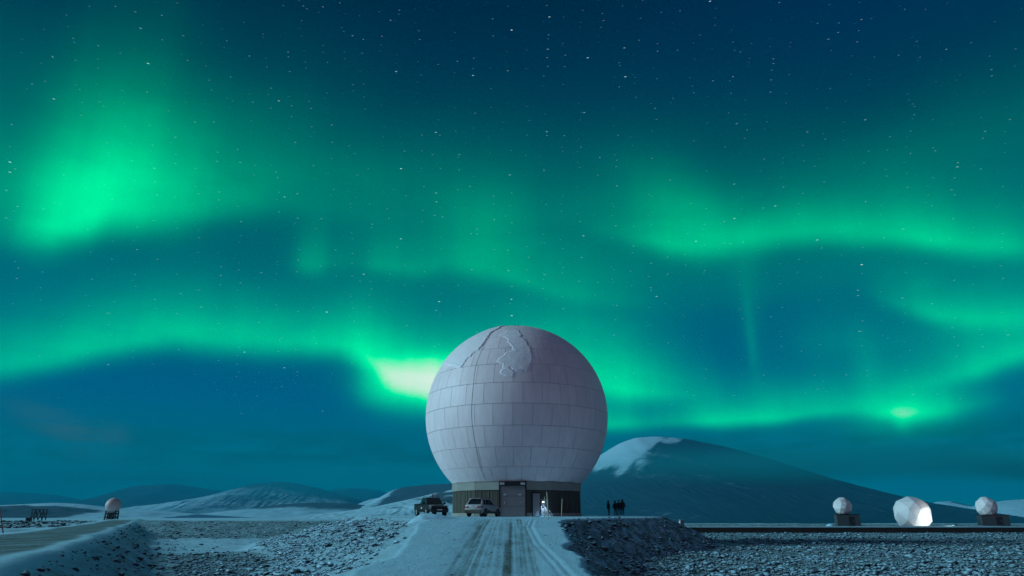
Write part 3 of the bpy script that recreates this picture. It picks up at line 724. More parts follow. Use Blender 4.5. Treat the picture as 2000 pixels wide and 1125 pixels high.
# entrance door, lamp and keypad on the next facet
g1 = FA[1]
q = MB(); fbox(q, g1, -.36, -.06, 1.26, .92, .16, 2.36); kid(q.build('door_frame', M['black'], None), dome)
q = MB(); fbox(q, g1, -.36, .02, 1.22, .78, .06, 2.2); ed = kid(q.build('entrance_door', M['grey_door'], None, bevel=.01), dome)
q = MB(); fbox(q, g1, -.05, .08, 1.15, .04, .06, .16); subp(q.build('handle', M['alu'], None), ed)
q = MB(); fbox(q, g1, .08, .05, .98, .07, .12, 1.5); kid(q.build('cable_post', M['black'], None), dome)
q = MB(); fbox(q, g1, .50, -.02, 1.05, .90, .06, 1.5); kid(q.build('wall_plate', M['grey_door'], None), dome)  # pale plate added over the dark boards so the lamp's cone shows
q = MB(); fbox(q, g1, .34, .04, 1.13, .18, .05, .2); kid(q.build('keypad', M['black'], None), dome)
q = MB(); fbox(q, g1, .36, .08, 1.60, .26, .16, .10); wl = kid(q.build('wall_lamp', M['plast'], None, bevel=.01), dome)
q = MB(); fbox(q, g1, .36, .09, 1.49, .15, .11, .12); subp(q.build('lamp_glass', M['lamp'], None, bevel=.03), wl)
ld = bpy.data.lights.new('entrance_lamp', 'SPOT'); lo_ = bpy.data.objects.new('entrance_lamp', ld); C.objects.link(lo_)
lo_.location = fpt(g1, .36, .20, 1.42); ld.energy = 220; ld.spot_size = R_(80); ld.spot_blend = .3; ld.color = (.42, .72, 1); ld.shadow_soft_size = .02
lo_.rotation_euler = (Vector((0, 0, -1)) + Vector((math.sin(R_(g1)), -math.cos(R_(g1)), 0)) * .03).to_track_quat('-Z', 'Y').to_euler()
lo_.parent = wl; lo_.matrix_parent_inverse = Matrix.Identity(4)
# steel steps with rails beside the entrance
sx_, sy_ = fpt(g1, .42, .62, 0)[:2]; sz_ = gz(sx_, sy_)
stp = tag(empty('steel_steps', (sx_, sy_, sz_), R_(g1)), 'small grated steel steps with rails under the lit door lamp', 'steps')
for i in range(3):
    q = MB(); q.box((.0, -.05 - .24 * i, .42 - .14 * i), (.8, .24, .035)); q.box((.0, -.16 - .24 * i, .42 - .14 * i), (.8, .02, .05)); q.build('tread', M['alu'], stp)
for s in (-1, 1):
    q = MB(); q.tube((s * .42, .1, .62), (s * .42, -.75, .12), .022); q.tube((s * .42, .1, .46), (s * .42, -.7, .0), .022); q.tube((s * .42, .1, 0), (s * .42, .1, .62), .02); q.tube((s * .42, -.68, -.05), (s * .42, -.68, .16), .02)
    q.build('rail', M['alu'], stp)

# ------------------------------------------------------------------ marker poles
def marker(pb, pt, Y, name='marker_pole', m_='pole', r=.032, label='', cat='marker pole', group='thin marker poles by the dome'):
    b0, t0 = at(*pb, Y), at(*pt, Y); b0.z = min(b0.z, gz(b0.x, b0.y)) - .05
    o = MB().tube((0, 0, 0), t0 - b0, r, r * .8, 8).build(name, M[m_], None, True); o.location = b0
    return tag(o, label, cat, group)
marker((1072, 1024), (1068, 961), 45.5, label='tallest thin pale marker pole, leaning at the right edge of the snowy road')
marker((1063, 1008), (1063.5, 970), 66, label='thin pale marker pole standing close against the lit steel steps')
marker((1096.5, 1009), (1098, 974), 64, label='thin pale marker pole alone before the dark wall right of the lit door')
marker((7, 1040), (-1, 990), 62, m_='redpole', r=.05, label='red marker pole leaning beside the brown gravel road', group=None)

# ------------------------------------------------------------------ vehicles
def ring_car(st):                       # station: x, zb, zt, half width, tumble
    x, zb, zt, w, tb = st
    h = zt - zb
    pts = [(w * .86, zb), (w, zb + .18 * h), (w, zb + .55 * h), (w * tb, zt - .06 * h), (w * tb * .88, zt)]
    return [(x, -y, z) for y, z in pts] + [(x, y, z) for y, z in reversed(pts)]
def wheel(par, x, y, r, w, side):
    """tyre with a rim and spokes, axle along y"""
    q = MB()
    def circ(rr, yy): return [(x + rr * math.cos(a), yy, r + rr * math.sin(a)) for a in np.linspace(0, 2 * math.pi, 25)[:-1]]
    q.loft([circ(r * .62, y - w / 2), circ(r * .93, y - w / 2), circ(r, y - w / 2 + .03), circ(r, y + w / 2 - .03), circ(r * .93, y + w / 2), circ(r * .62, y + w / 2)], caps=False)
    t = q.build('wheel', M['rubber'], par, R_(40))
    q = MB(); yo = y + side * (w / 2 - .03)
    q.loft([circ(r * .63, yo), circ(r * .55, yo - side * .04)], caps=False); q.loft([circ(r * .56, yo - side * .05), circ(.02, yo - side * .05)], caps=False, mi=1)
    for i in range(6):
        a = i * math.pi / 3; c = Vector((x, yo, r)); d = Vector((math.cos(a), 0, math.sin(a)))
        q.tube(c + d * .04, c + d * r * .58, .035, .028, 6)
    q.tube((x, yo - side * .03, r), (x, yo + side * .015, r), .07, .06, 12)
    q.build('rim', [M['rim'], M['plast']], t)
    return t
def quad(q, pts, th, mi=0):             # thin slab standing proud of a face
    n = (Vector(pts[1]) - Vector(pts[0])).cross(Vector(pts[-1]) - Vector(pts[0])).normalized() * th
    q.loft([[Vector(p) - n * .5 for p in pts], [Vector(p) + n for p in pts]], mi)
def greenhouse(xb0, xb1, xt0, xt1, zb, zt, wb, wt):
    return [[(xb0, -wb, zb), (xb1, -wb * .95, zb), (xb1, wb * .95, zb), (xb0, wb, zb)], [(xt0, -wt, zt), (xt1, -wt * .96, zt), (xt1, wt * .96, zt), (xt0, wt, zt)]]
def lerp3(a, b_, t): return tuple(a[i] + (b_[i] - a[i]) * t for i in range(3))
def bil(p00, p10, p01, p11, u, v): return lerp3(lerp3(p00, p10, u), lerp3(p01, p11, u), v)
def win(par, name, c, u0, u1, v0, v1, m_='glassd', out=None, th=.012):
    """window pane in the face with corners c = (bottom left, bottom right, top left, top right)"""
    P = [bil(*c, u, v) for u, v in ((u0, v0), (u1, v0), (u1, v1), (u0, v1))]
    q = MB(); quad(q, P, th); return q.build(name, M[m_], par, bevel=0)

def make_suv():
    root = empty('parked_car', (0, 0, 0))
    # x: forward
    st = [(-2.2, .42, .98, .80, .96), (-2.16, .34, 1.04, .88, .95), (-1.7, .30, 1.06, .925, .94), (-.6, .28, 1.04, .93, .94), (.6, .28, 1.02, .93, .93), (1.2, .30, 1.0, .92, .92), (1.8, .32, .93, .90, .90), (2.1, .36, .80, .84, .90), (2.2, .45, .68, .74, .92)]
    q = MB(); q.loft([ring_car(s) for s in st]); body = q.build('body', M['suvpaint'], root, R_(35))
    g = greenhouse(-2.08, 1.05, -1.62, .25, 1.03, 1.62, .86, .66)
    q = MB(); q.loft(g); q.box((-.72, 0, 1.635), (1.7, 1.22, .05)); q.build('cabin', M['suvpaint'], root, R_(35), bevel=.05)
    B0, T0 = g
    for s in (0, 1):
        bl, br = (B0[0], B0[1]) if s == 0 else (B0[3], B0[2]); tl, tr = (T0[0], T0[1]) if s == 0 else (T0[3], T0[2])
        c = (bl, br, tl, tr)
        if s == 1: pass
        for u0, u1 in ((.10, .26), (.29, .56), (.59, .88)):
            P = [bil(*c, u, v) for u, v in ((u0, .08), (u1, .08), (u1 - (.06 if u1 > .8 else 0), .86), (u0, .86))]
            if s == 1: P = P[::-1]
            qq = MB(); quad(qq, P, .014); qq.build('side_window', M['glassd'], root)
    c = (B0[3], B0[0], T0[3], T0[0]); win(root, 'rear_window', c, .08, .92, .12, .86, th=.016)
    c = (B0[1], B0[2], T0[1], T0[2]); win(root, 'windscreen', c, .06, .94, .05, .92, th=.016)
    # roof rails, spoiler, mirrors
    for s in (-1, 1):
        q = MB(); q.tube((-1.5, s * .6, 1.70), (.05, s * .6, 1.70), .02); q.tube((-1.5, s * .6, 1.62), (-1.5, s * .6, 1.70), .02); q.tube((.05, s * .6, 1.62), (.05, s * .6, 1.70), .02); q.build('roof_rail', M['plast'], root)
        q = MB(); q.box((.75, s * 1.0, 1.10), (.12, .2, .14)); q.build('mirror', M['suvpaint'], root, bevel=.03)
        q = MB(); quad(q, [(-2.225, s * .45, .80), (-2.225, s * .80, .80), (-2.12, s * .89, .96), (-2.19, s * .5, .95)], .03); q.box((-2.1, s * .87, .89), (.22, .12, .14)); q.build('tail_light', M['red'], root, bevel=.01)
        q = MB(); q.box((2.05, s * .70, .76), (.24, .26, .12)); q.build('headlight', M['clear'], root, bevel=.02)
        q = MB(); q.box((0, s * .93, .38), (3.0, .06, .20)); q.box((-.9, s * .935, .50), (1.0, .04, .2)); q.build('sill', M['dirty'], root, bevel=.02)
        for x in (-1.35, 1.32):
            q = MB()
            arc_ = [(x + .42 * math.cos(a), s * .945, .36 + .42 * math.sin(a)) for a in np.linspace(-.15, math.pi + .15, 14)]
            q.loft([arc_, [(p[0], s * .80, p[2]) for p in arc_]], caps=False, closed=False)
            q.add([(x, s * .942, .30)] + arc_, [(0, i, i + 1) for i in range(1, 14)]); q.build('wheel_arch', M['plast'], root)
            wheel(root, x, s * .84, .345, .22, s)
    q = MB(); q.box((-1.78, 0, 1.64), (.32, 1.2, .045)); q.build('spoiler', M['suvpaint'], root, bevel=.015)
    q = MB(); q.box((-2.2, 0, .46), (.16, 1.7, .30)); q.build('rear_bumper', M['dirty'], root, bevel=.04)
    q = MB(); q.box((2.17, 0, .46), (.16, 1.6, .26)); q.build('front_bumper', M['plast'], root, bevel=.04)
    q = MB(); q.box((-2.225, 0, .76), (.02, .50, .11)); q.build('number_plate', M['plate'], root)
    q = MB(); q.box((-2.215, 0, .93), (.02, .10, .07)); q.build('badge', M['alu'], root)
    return root
def make_pickup():
    root = empty('parked_pickup', (0, 0, 0))
    st = [(-2.62, .62, 1.06, .84, .98), (-2.58, .52, 1.08, .90, .98), (-1.2, .46, 1.08, .93, .97), (-.9, .44, 1.09, .93, .96), (.6, .44, 1.09, .93, .95), (1.2, .46, 1.12, .93, .93), (1.9, .46, 1.08, .92, .91), (2.4, .5, 1.0, .88, .9), (2.58, .56, .90, .80, .92)]
    q = MB(); q.loft([ring_car(s) for s in st]); q.build('body', M['truckpaint'], root, R_(35))
    q = MB()
    for s in (-1, 1): q.box((-1.78, s * .87, 1.13), (1.62, .09, .12))
    q.box((-2.56, 0, 1.12), (.08, 1.7, .12)); q.build('cargo_bed', M['truckpaint'], root, bevel=.02)
    g = greenhouse(-.98, 1.35, -.62, .55, 1.08, 1.72, .87, .68)
    q = MB(); q.loft(g); q.build('cabin', M['truckpaint'], root, R_(35), bevel=.05)
    B0, T0 = g
    for s in (0, 1):
        bl, br = (B0[0], B0[1]) if s == 0 else (B0[3], B0[2]); tl, tr = (T0[0], T0[1]) if s == 0 else (T0[3], T0[2])
        for u0, u1 in ((.06, .44), (.48, .88)):
            P = [bil(bl, br, tl, tr, u, v) for u, v in ((u0, .08), (u1, .08), (u1 - (.07 if u1 > .8 else 0), .86), (u0 + .02, .86))]
            if s == 1: P = P[::-1]
            qq = MB(); quad(qq, P, .014); qq.build('side_window', M['glassd'], root)
    win(root, 'windscreen', (B0[1], B0[2], T0[1], T0[2]), .05, .95, .06, .92, th=.018)
    win(root, 'rear_window', (B0[3], B0[0], T0[3], T0[0]), .15, .85, .2, .85, th=.016)
    for s in (-1, 1):
        q = MB(); q.tube((-.5, s * .6, 1.80), (.5, s * .6, 1.79), .025); q.tube((-.5, s * .6, 1.7), (-.5, s * .6, 1.80), .025); q.tube((.5, s * .6, 1.7), (.5, s * .6, 1.79), .025); q.build('roof_rail', M['plast'], root)
        q = MB(); q.box((.95, s * 1.03, 1.20), (.14, .24, .18)); q.build('mirror', M['truckpaint'], root, bevel=.04)
        q = MB(); q.box((2.42, s * .68, .93), (.26, .36, .15)); q.build('headlight', M['clear'], root, bevel=.03)
        q = MB(); q.box((2.44, s * .82, .74), (.14, .12, .09)); q.build('indicator', M['amber'], root, bevel=.02)
        q = MB(); q.box((-2.6, s * .80, .92), (.08, .14, .3)); q.build('tail_light', M['red'], root)
        q = MB(); q.tube((-.9, s * .98, .44), (1.0, s * .98, .44), .05); q.build('side_step', M['plast'], root)
        q = MB(); q.box((.05, s * .945, .78), (.34, .012, .17)); q.build('door_sticker', M['plate'], root)
        for x in (-1.55, 1.55):
            q = MB()
            arc_ = [(x + .47 * math.cos(a), s * .955, .40 + .47 * math.sin(a)) for a in np.linspace(-.1, math.pi + .1, 14)]
            q.loft([arc_, [(p[0], s * .78, p[2]) for p in arc_]], caps=False, closed=False)
            q.add([(x, s * .95, .34)] + arc_, [(0, i, i + 1) for i in range(1, 14)]); q.build('wheel_arch', M['plast'], root)
            wheel(root, x, s * .85, .39, .25, s)
    q = MB(); q.box((2.56, 0, .80), (.10, 1.0, .24)); q.build('grille', M['black'], root, bevel=.03)
    q = MB(); q.box((2.60, 0, .56), (.26, 1.74, .34)); q.build('front_bumper', M['black'], root, bevel=.06)
    q = MB(); q.box((2.735, 0, .60), (.015, .5, .11)); q.build('number_plate', M['plate'], root)
    q = MB(); q.tube((-.05, .1, 1.7), (-.05, .1, 1.83), .04, n=8); q.sphere((-.05, .1, 1.95), .17, sc=(1, 1, .85)); q.build('roof_beacon', M['pinkball'], root, True)
    return root
def ground_z_under(x, y, L_, W_, h):
    return max(gz(x + math.cos(h) * a - math.sin(h) * c_, y + math.sin(h) * a + math.cos(h) * c_) for a in (-L_, L_) for c_ in (-W_, W_))
suv = make_suv(); hh = R_(90 - 24)
px_ = at(944, 1007, 69.2); suv.location = (px_.x, 69.2, ground_z_under(px_.x, 69.2, 1.3, .8, hh)); suv.rotation_euler = (0, 0, hh)
tag(suv, 'white dirt-splashed SUV parked with its tail towards the road, beside the garage door', 'car')
pk_ = make_pickup(); hh = R_(-90 + 24)
px_ = at(841, 1007, 68.6); pk_.location = (px_.x, 68.6, ground_z_under(px_.x, 68.6, 1.5, .8, hh)); pk_.rotation_euler = (0, 0, hh)
tag(pk_, 'dark grey-green pickup truck facing the road, left of the white SUV', 'pickup truck')

# ------------------------------------------------------------------ people
def skin_mesh(verts, edges, radii, root, sub=2):
    me = bpy.data.meshes.new('skin'); me.from_pydata(verts, edges, []); me.update()
    o = bpy.data.objects.new('skin', me); C.objects.link(o)
    m_ = o.modifiers.new('s', 'SKIN'); m_.use_smooth_shade = True
    for i, (a, c_) in enumerate(radii): me.skin_vertices[0].data[i].radius = (a, c_)
    for i in range(len(verts)): me.skin_vertices[0].data[i].use_root = i == root
    o.modifiers.new('u', 'SUBSURF').levels = sub
    dg = bpy.context.evaluated_depsgraph_get(); r = bpy.data.meshes.new_from_object(o.evaluated_get(dg))
    bpy.data.objects.remove(o); bpy.data.meshes.remove(me); return r
def person(loc, rz, label, h=1.75, lean=0.0, split=.10, arm=.10, jacket='cloth1', hood=True, look=0.0):
    k = h / 1.75
    # pelvis, waist, chest, neck, head base, head top, shoulders/elbows/wrists, hips/knees/ankles/toes
    v = [(0, 0, .93), (0, lean * .3, 1.10), (0, lean * .6, 1.30), (0, lean * .9, 1.46), (0, lean, 1.55), (0, lean + .01, 1.66)]
    r = [(.15, .12), (.14, .11), (.17, .12), (.065, .065), (.075, .085), (.075, .09)]
    e = [(0, 1), (1, 2), (2, 3), (3, 4), (4, 5)]
    for s in (-1, 1):
        n = len(v)
        v += [(s * .19, lean * .7, 1.40), (s * (.24 + arm * .3), lean * .5 - .02, 1.14), (s * (.20 + arm * .4), lean * .4 + .10, .92)]
        r += [(.07, .07), (.05, .05), (.035, .035)]; e += [(2, n), (n, n + 1), (n + 1, n + 2)]
        n = len(v)
        v += [(s * .10, 0, .86), (s * (.10 + split * .3), .02 * s, .48), (s * (.10 + split * .5), -.01 + .03 * s, .08), (s * (.11 + split * .5), .13 + .03 * s, .05)]
        r += [(.10, .11), (.065, .07), (.055, .055), (.045, .04)]; e += [(0, n), (n, n + 1), (n + 1, n + 2), (n + 2, n + 3)]
    me = skin_mesh(v, e, r, 0)
    q = MB(); q.v = [tuple(x.co) for x in me.vertices]; q.f = [tuple(p.vertices) for p in me.polygons]
    q.mi = [1 if (sum(me.vertices[i].co.z for i in p.vertices) / len(p.vertices)) > 1.5 else 0 for p in me.polygons]
    for s in (-1, 1):                   # gloved hands: palm, four fingers, thumb
        wx, wy, wz = s * (.20 + arm * .4), lean * .4 + .10, .92
        q.box((wx, wy + .02, wz - .055), (.035, .08, .10))
        for i, L_ in enumerate((.065, .075, .07, .055)):
            y0 = wy - .012 + i * .021; q.tube((wx, y0, wz - .10), (wx - s * .012, y0 + .006, wz - .10 - L_ * .6), .010, .009, 6); q.tube((wx - s * .012, y0 + .006, wz - .10 - L_ * .6), (wx - s * .03, y0 + .008, wz - .10 - L_), .009, .007, 6)
        q.tube((wx, wy + .055, wz - .03), (wx - s * .015, wy + .085, wz - .075), .011, .009, 6)
    hy, hz = lean + .01, 1.625          # face: nose, eyes, mouth, ears
    q.tube((0, hy + .085, hz + .02), (0, hy + .115, hz - .01), .012, .017, 6, 1)
    for s in (-1, 1):
        q.sphere((s * .032, hy + .082, hz + .025), .012, 8, 6, mi=0); q.sphere((s * .088, hy, hz), .022, 8, 6, (.4, 1, 1.3), 1)
    q.box((0, hy + .088, hz - .05), (.05, .012, .01), mi=0)
    root = empty('person', loc, rz); root.scale = (k, k, k)
    q.build('body', [M['trouser'], M['skin']], root, True)
    # padded jacket with sleeves
    jv = [(0, 0, .80), (0, lean * .2, .98), (0, lean * .45, 1.18), (0, lean * .65, 1.34), (0, lean * .9, 1.47)]
    jr = [(.245, .20), (.235, .19), (.24, .19), (.225, .17), (.11, .11)]; je = [(0, 1), (1, 2), (2, 3), (3, 4)]
    for s in (-1, 1):
        n = len(jv); jv += [(s * .20, lean * .7, 1.40), (s * (.25 + arm * .3), lean * .5 - .02, 1.14), (s * (.205 + arm * .4), lean * .4 + .09, .94)]
        jr += [(.095, .095), (.075, .075), (.06, .06)]; je += [(3, n), (n, n + 1), (n + 1, n + 2)]
    jm = skin_mesh(jv, je, jr, 2); jm.materials.clear(); jm.materials.append(M[jacket]); link_mesh('jacket', jm, root)
    q = MB()
    if hood: q.sphere((0, hy - .025, hz + .015), .135, 14, 10, (1, 1.0, 1.15)); q.build('hood', M[jacket], root, True)
    else: q.sphere((0, hy, hz + .065), .108, 14, 10, (1, 1.05, .85)); q.sphere((0, hy, hz + .165), .03, 8, 6); q.build('knit_hat', M['hat'], root, True)
    return tag(root, label, 'person', 'people standing on the pad')
def pplace(px, Y): p = at(px, 1007, Y); return (p.x, Y, gz(p.x, Y))
person(pplace(1189.5, 86.0), R_(60), 'person in dark winter clothes standing alone, left of the close group', 1.74, .05, .02, .0, 'cloth1', True)
person(pplace(1202.5, 86.0), R_(25), 'hooded person in dark clothes at the left end of the close trio', 1.70, .02, .10, .25, 'cloth2', True)
person(pplace(1209.5, 87.2), R_(160), 'person in dark clothes and knit hat in the middle of the close trio', 1.80, .02, .06, .1, 'cloth1', False)
person(pplace(1216.5, 86.2), R_(200), 'tallest dark-clad person at the right end of the close trio', 1.86, .03, .08, .25, 'cloth2', True)

# ------------------------------------------------------------------ small radomes on the right, on the ground behind the low wall
def facet_ball(par, c, r, seed, sub_=2, cut=None):
    rg = random.Random(seed); bm = bmesh.new(); bmesh.ops.create_icosphere(bm, subdivisions=sub_, radius=r)
    bmesh.ops.rotate(bm, verts=bm.verts, cent=(0, 0, 0), matrix=Matrix.Rotation(rg.uniform(0, 6), 3, 'Z') @ Matrix.Rotation(rg.uniform(.2, 1.2), 3, 'X'))
    for v in bm.verts: v.co = (v.co + Vector((rg.uniform(-1, 1), rg.uniform(-1, 1), rg.uniform(-1, 1))) * r * .10).normalized() * r
    q = MB(); q.v = [tuple(v.co * .965) for v in bm.verts]; q.f = [tuple(v.index for v in f.verts) for f in bm.faces]; q.mi = [0] * len(q.f)
    o = q.build('inner_shell', M['joint'], par); o.location = c
    for f in bm.faces:
        cc = f.calc_center_median()
        if cut is not None and cc.z < cut: continue
        P = [cc + (v.co - cc) * .985 for v in f.verts]; q = MB(); q.loft([[p * .962 for p in P], P])
        p = q.build('panel', M['panel2'], par); p.location = c
    bm.free()
def cabin(par, x0, x1, h, dep, skew=.0):
    w = x1 - x0
    q = MB(); q.box(((x0 + x1) / 2, 0, h / 2 - .1), (w, dep, h + .2)); q.build('wall', M['boxblue'], par, bevel=.02)
    q = MB(); q.box(((x0 + x1) / 2, 0, h + .05), (w + .15, dep + .15, .1)); q.build('roof', M['black'], par)
    q = MB(); q.box(((x0 + x1) / 2 + w * .12, -dep / 2 - .02, h * .45), (w * .22, .05, h * .75)); d = q.build('door', M['black'], par)
    q = MB(); q.box(((x0 + x1) / 2 + w * .19, -dep / 2 - .06, h * .42), (.05, .06, .16)); q.build('handle', M['alu'], d)
def small_site(pxc, pyc, rpx, bx0, bx1, btop, Y, rz, label, seed, sign=False):
    gz_ = gz(at(pxc, 1028, Y).x, Y); k = m_px(pxc, 1010, Y)
    c = at(pxc, pyc, Y); root = empty('radome', (c.x, Y, gz_), rz)
    h = at(pxc, btop, Y - 1.5).z - gz_
    cabin(root, (bx0 - pxc) * k * .9, (bx1 - pxc) * k * .9, h, 3.0)
    r = rpx * k * .97; zc = c.z - gz_
    facet_ball(root, (0, 0, zc), r, seed)
    q = MB(); q.tube((0, 0, h + .02), (0, 0, zc - r * .8), r * .62, r * .55, 20); q.build('neck', M['black'], root, R_(30))
    if sign:
        q = MB(); q.box(((bx1 - pxc) * k * .18, -1.55, h * .86), (.55, .04, .28)); q.build('red_sign', M['redpole'], root)
    return tag(root, label, 'radome')
small_site(1645.5, 989, 18, 1628, 1674, 1005, 150, R_(-14), 'small faceted white radome on a dark cabin, nearest to the mountain foot', 5)
small_site(1927, 990, 20, 1908, 1960, 1006, 150, R_(-16), 'small faceted white radome on a dark cabin with a red sign under the ball', 8, True)
Ym = 152; cm = at(1782, 1004, Ym); km = m_px(1782, 1004, Ym); gm = gz(cm.x, Ym)
rm = tag(empty('radome', (cm.x, Ym, gm), R_(10)), 'large faceted white radome at ground level, floodlit on its lower right side', 'radome')
facet_ball(rm, (0, 0, cm.z - gm), 35.5 * km * .97, 21, 2, None)
q = MB(); q.tube((0, 0, -.3), (0, 0, .25), 24 * km, 23 * km, 28); q.build('foundation', M['conc'], rm, R_(30))
# floodlight that lights it
fl = at(1868, 1027, Ym - 8.5); fz = gz(fl.x, fl.y)
flo = tag(empty('floodlight', (fl.x, fl.y, fz)), 'small floodlight on the snow aimed at the ground-level faceted radome', 'floodlight')
q = MB(); q.tube((0, 0, -.1), (0, 0, .12), .03); q.box((0, 0, .0), (.4, .3, .04)); q.build('stand', M['black'], flo)
aim = (Vector((cm.x + 1.4, Ym - 1.5, gm + 1.5)) - Vector((fl.x, fl.y, fz + .45))).normalized()
q = MB(); q.box((0, 0, .22), (.3, .2, .2), math.atan2(aim.y, aim.x) - math.pi / 2); hd = q.build('lamp_head', M['black'], flo, bevel=.02)
q = MB(); q.box((aim.x * .11, aim.y * .11, .22), (.24, .012, .15), math.atan2(aim.y, aim.x) - math.pi / 2); q.build('lamp_glass', M['flood'], hd)
fd = bpy.data.lights.new('flood_beam', 'SPOT'); fo = bpy.data.objects.new('flood_beam', fd); C.objects.link(fo); fo.location = (aim.x * .2, aim.y * .2, .24)
fd.energy = 3300; fd.spot_size = R_(70); fd.spot_blend = .7; fd.color = (.86, 1, .95); fd.shadow_soft_size = .12
fo.rotation_euler = aim.to_track_quat('-Z', 'Y').to_euler(); fo.parent = flo

# snow heap beside the left cabin
def heap(name, cx, cy, rx, ry, h, rz, label, cat, seed=0, tail=0.0, m_='snow'):
    n, mm = 56, 28
    u = np.linspace(-1.25, 1.25, n); v = np.linspace(-1.25, 1.25, mm); U, V = np.meshgrid(u, v)
    rr = U ** 2 + (V + tail * U * U * .5) ** 2
    z = h * np.clip(1 - rr, 0, None) ** .7 * (1 - tail * .55 * sstep(-.2, 1, U)) * (1 + .5 * (fbm(U, V, 2.2, 4, seed) - .5))
    X = cx + rx * U * math.cos(rz) - ry * V * math.sin(rz); Y = cy + rx * U * math.sin(rz) + ry * V * math.cos(rz)
    Z = terrain(X, Y)[0] + z - .03
    I = np.arange(n * mm).reshape(mm, n); Fc = np.stack([I[:-1, :-1], I[:-1, 1:], I[1:, 1:], I[1:, :-1]], -1).reshape(-1, 4)
    return tag(np_mesh(name, np.stack([X, Y, Z], -1).reshape(-1, 3), Fc, M[m_], True), label, cat)
hp = at(1622, 1027, 147); heap('snow_heap', hp.x, 147, .9, .7, .45, 0, 'small heap of snow against the cabin nearest to the mountain foot', 'snow heap', 3)
h2 = at(845, 1022, 47); heap('snow_drift', h2.x, 47.5, 1.75, 1.3, .36, R_(12), 'smooth bright snow drift on the left edge of the pad below the cars', 'snow drift', 6, 1.0)

# ------------------------------------------------------------------ low dark wall with a snowy top on the right; pipe on the left
x0w, x1w, Yw = at(1338, 1035, 125).x, 150.0, 125.0
wall = tag(empty('low_wall', (x0w, Yw, -2.5)), 'long low dark timber wall with a snowy top behind the rubble field', 'wall')
n_ = int((x1w - x0w) / 4.0)
for i in range(n_):
    q = MB(); q.box((2.0 + i * 4.0, random.uniform(-.03, .03), .42), (3.96, .35, .86 + random.uniform(-.03, .03))); q.build('wall_section', M['wood'], wall)
q = MB()
sec = np.linspace(-.2, n_ * 4.0 + .2, 120)
q.loft([[(x, -.24, .84 + .0), (x, -.12, .93 + .05 * mnoise.noise((x * .4, 0, 0))), (x, .1, .95 + .05 * mnoise.noise((x * .5, 3, 0))), (x, .3, .84)] for x in sec]); q.build('snow_cap', M['snow'], wall, True)
pa, pb = at(455, 1023, 130), at(690, 1030, 118)
pipe = tag(empty('pipe_trough', pa), 'long thin snow-topped pipe trough crossing the stony field behind the rock mound', 'pipe')
dv = pb - pa; ang = math.atan2(dv.y, dv.x); Lp = Vector((dv.x, dv.y)).length
pipe.rotation_euler = (0, 0, ang)
q = MB()
for i in range(9): q.box((Lp * (i + .5) / 9, 0, dv.z * (i + .5) / 9 - .22), (Lp / 9 - .04, .34, .36))
o = q.build('trough', M['wood'], pipe); tag(o, kind='stuff')
q = MB(); q.loft([[(t * Lp, y, dv.z * t + z) for y, z in ((-.2, -.04), (-.1, .03), (.1, .03), (.2, -.04))] for t in np.linspace(0, 1, 30)]); q.build('snow_cap', M['snow'], pipe, True)
q = MB()
for i in range(10): q.box((Lp * (i + .2) / 10, 0, dv.z * i / 10 - 1.1), (.14, .14, 1.5))
o = q.build('post', M['wood'], pipe); tag(o, kind='stuff')

# utility post where the wall starts
up = at(1332, 1030, 100); uz = gz(up.x, 100)
ub = tag(empty('utility_cabinet', (up.x, 100, uz), R_(20)), 'small grey utility cabinet with a pale side where the bank meets the low wall', 'cabinet')
hcab = at(1332, 1016, 100).z - uz
q = MB(); q.box((0, 0, hcab / 2 - .1), (.55, .4, hcab + .2)); bd = q.build('body', M['grey_door'], ub, bevel=.02)
q = MB(); q.box((-.30, 0, hcab * .55), (.05, .36, hcab * .8)); q.build('side_panel', M['lampoff'], ub)
q = MB(); q.box((0, 0, hcab + .03), (.62, .47, .06)); q.build('lid', M['lampoff'], ub, bevel=.01)
q = MB(); q.box((.03, -.215, hcab * .5), (.42, .03, hcab * .7)); q.build('door', M['grey_door'], ub)

# ------------------------------------------------------------------ left: ball radome on a steel frame, empty frame, dark box
def lattice(par, w, d, h, m_='frame', n=2, r=.10):
    for sx in (-1, 1):
        for sy in (-1, 1):
            q = MB(); q.tube((sx * w / 2, sy * d / 2, -.3), (sx * w / 2 * .94, sy * d / 2 * .94, h), r); q.build('leg', M[m_], par)
    for sy in (-1, 1):
        for i in range(n):
            xa, xb = -w / 2 + w * i / n, -w / 2 + w * (i + 1) / n
            q = MB(); q.tube((xa, sy * d / 2, .05), (xb, sy * d / 2, h), r * .6); q.build('brace', M[m_], par)
            q = MB(); q.tube((xb, sy * d / 2, .05), (xa, sy * d / 2, h), r * .6); q.build('brace', M[m_], par)
    q = MB(); q.box((0, 0, h + .08), (w * 1.08, d * 1.08, .2)); q.build('deck', M[m_], par)
Yb = 170; cb_ = at(221.5, 987, Yb); kb = m_px(221.5, 990, Yb); gb = gz(cb_.x, Yb)
rb = tag(empty('radome', (cb_.x, Yb, gb)), 'smooth pale ball radome on a dark steel frame at the end of the brown road', 'radome')
hb = at(221.5, 999, Yb).z - gb
lattice(rb, 21 * kb, 9 * kb, hb, r=.17)
q = MB(); q.sphere((0, 0, cb_.z - gb), 14.8 * kb * .95, 48, 30); q.build('ball', M['ballradome'], rb, True)
q = MB(); q.tube((0, 0, hb), (0, 0, hb + .5), 9 * kb, 9 * kb, 20); q.build('collar', M['frame'], rb, R_(30))
q = MB(); q.box((0, 0, hb / 2), (8 * kb, 6 * kb, hb)); q.build('cabinet', M['frame'], rb)
Yf = 188; cf = at(75, 1009, Yf); kf_ = m_px(75, 1005, Yf); gf = gz(cf.x, Yf)
fr = tag(empty('steel_platform', (cf.x, Yf, gf), R_(15)), 'empty dark steel platform on crossed legs left of the ball radome', 'platform')
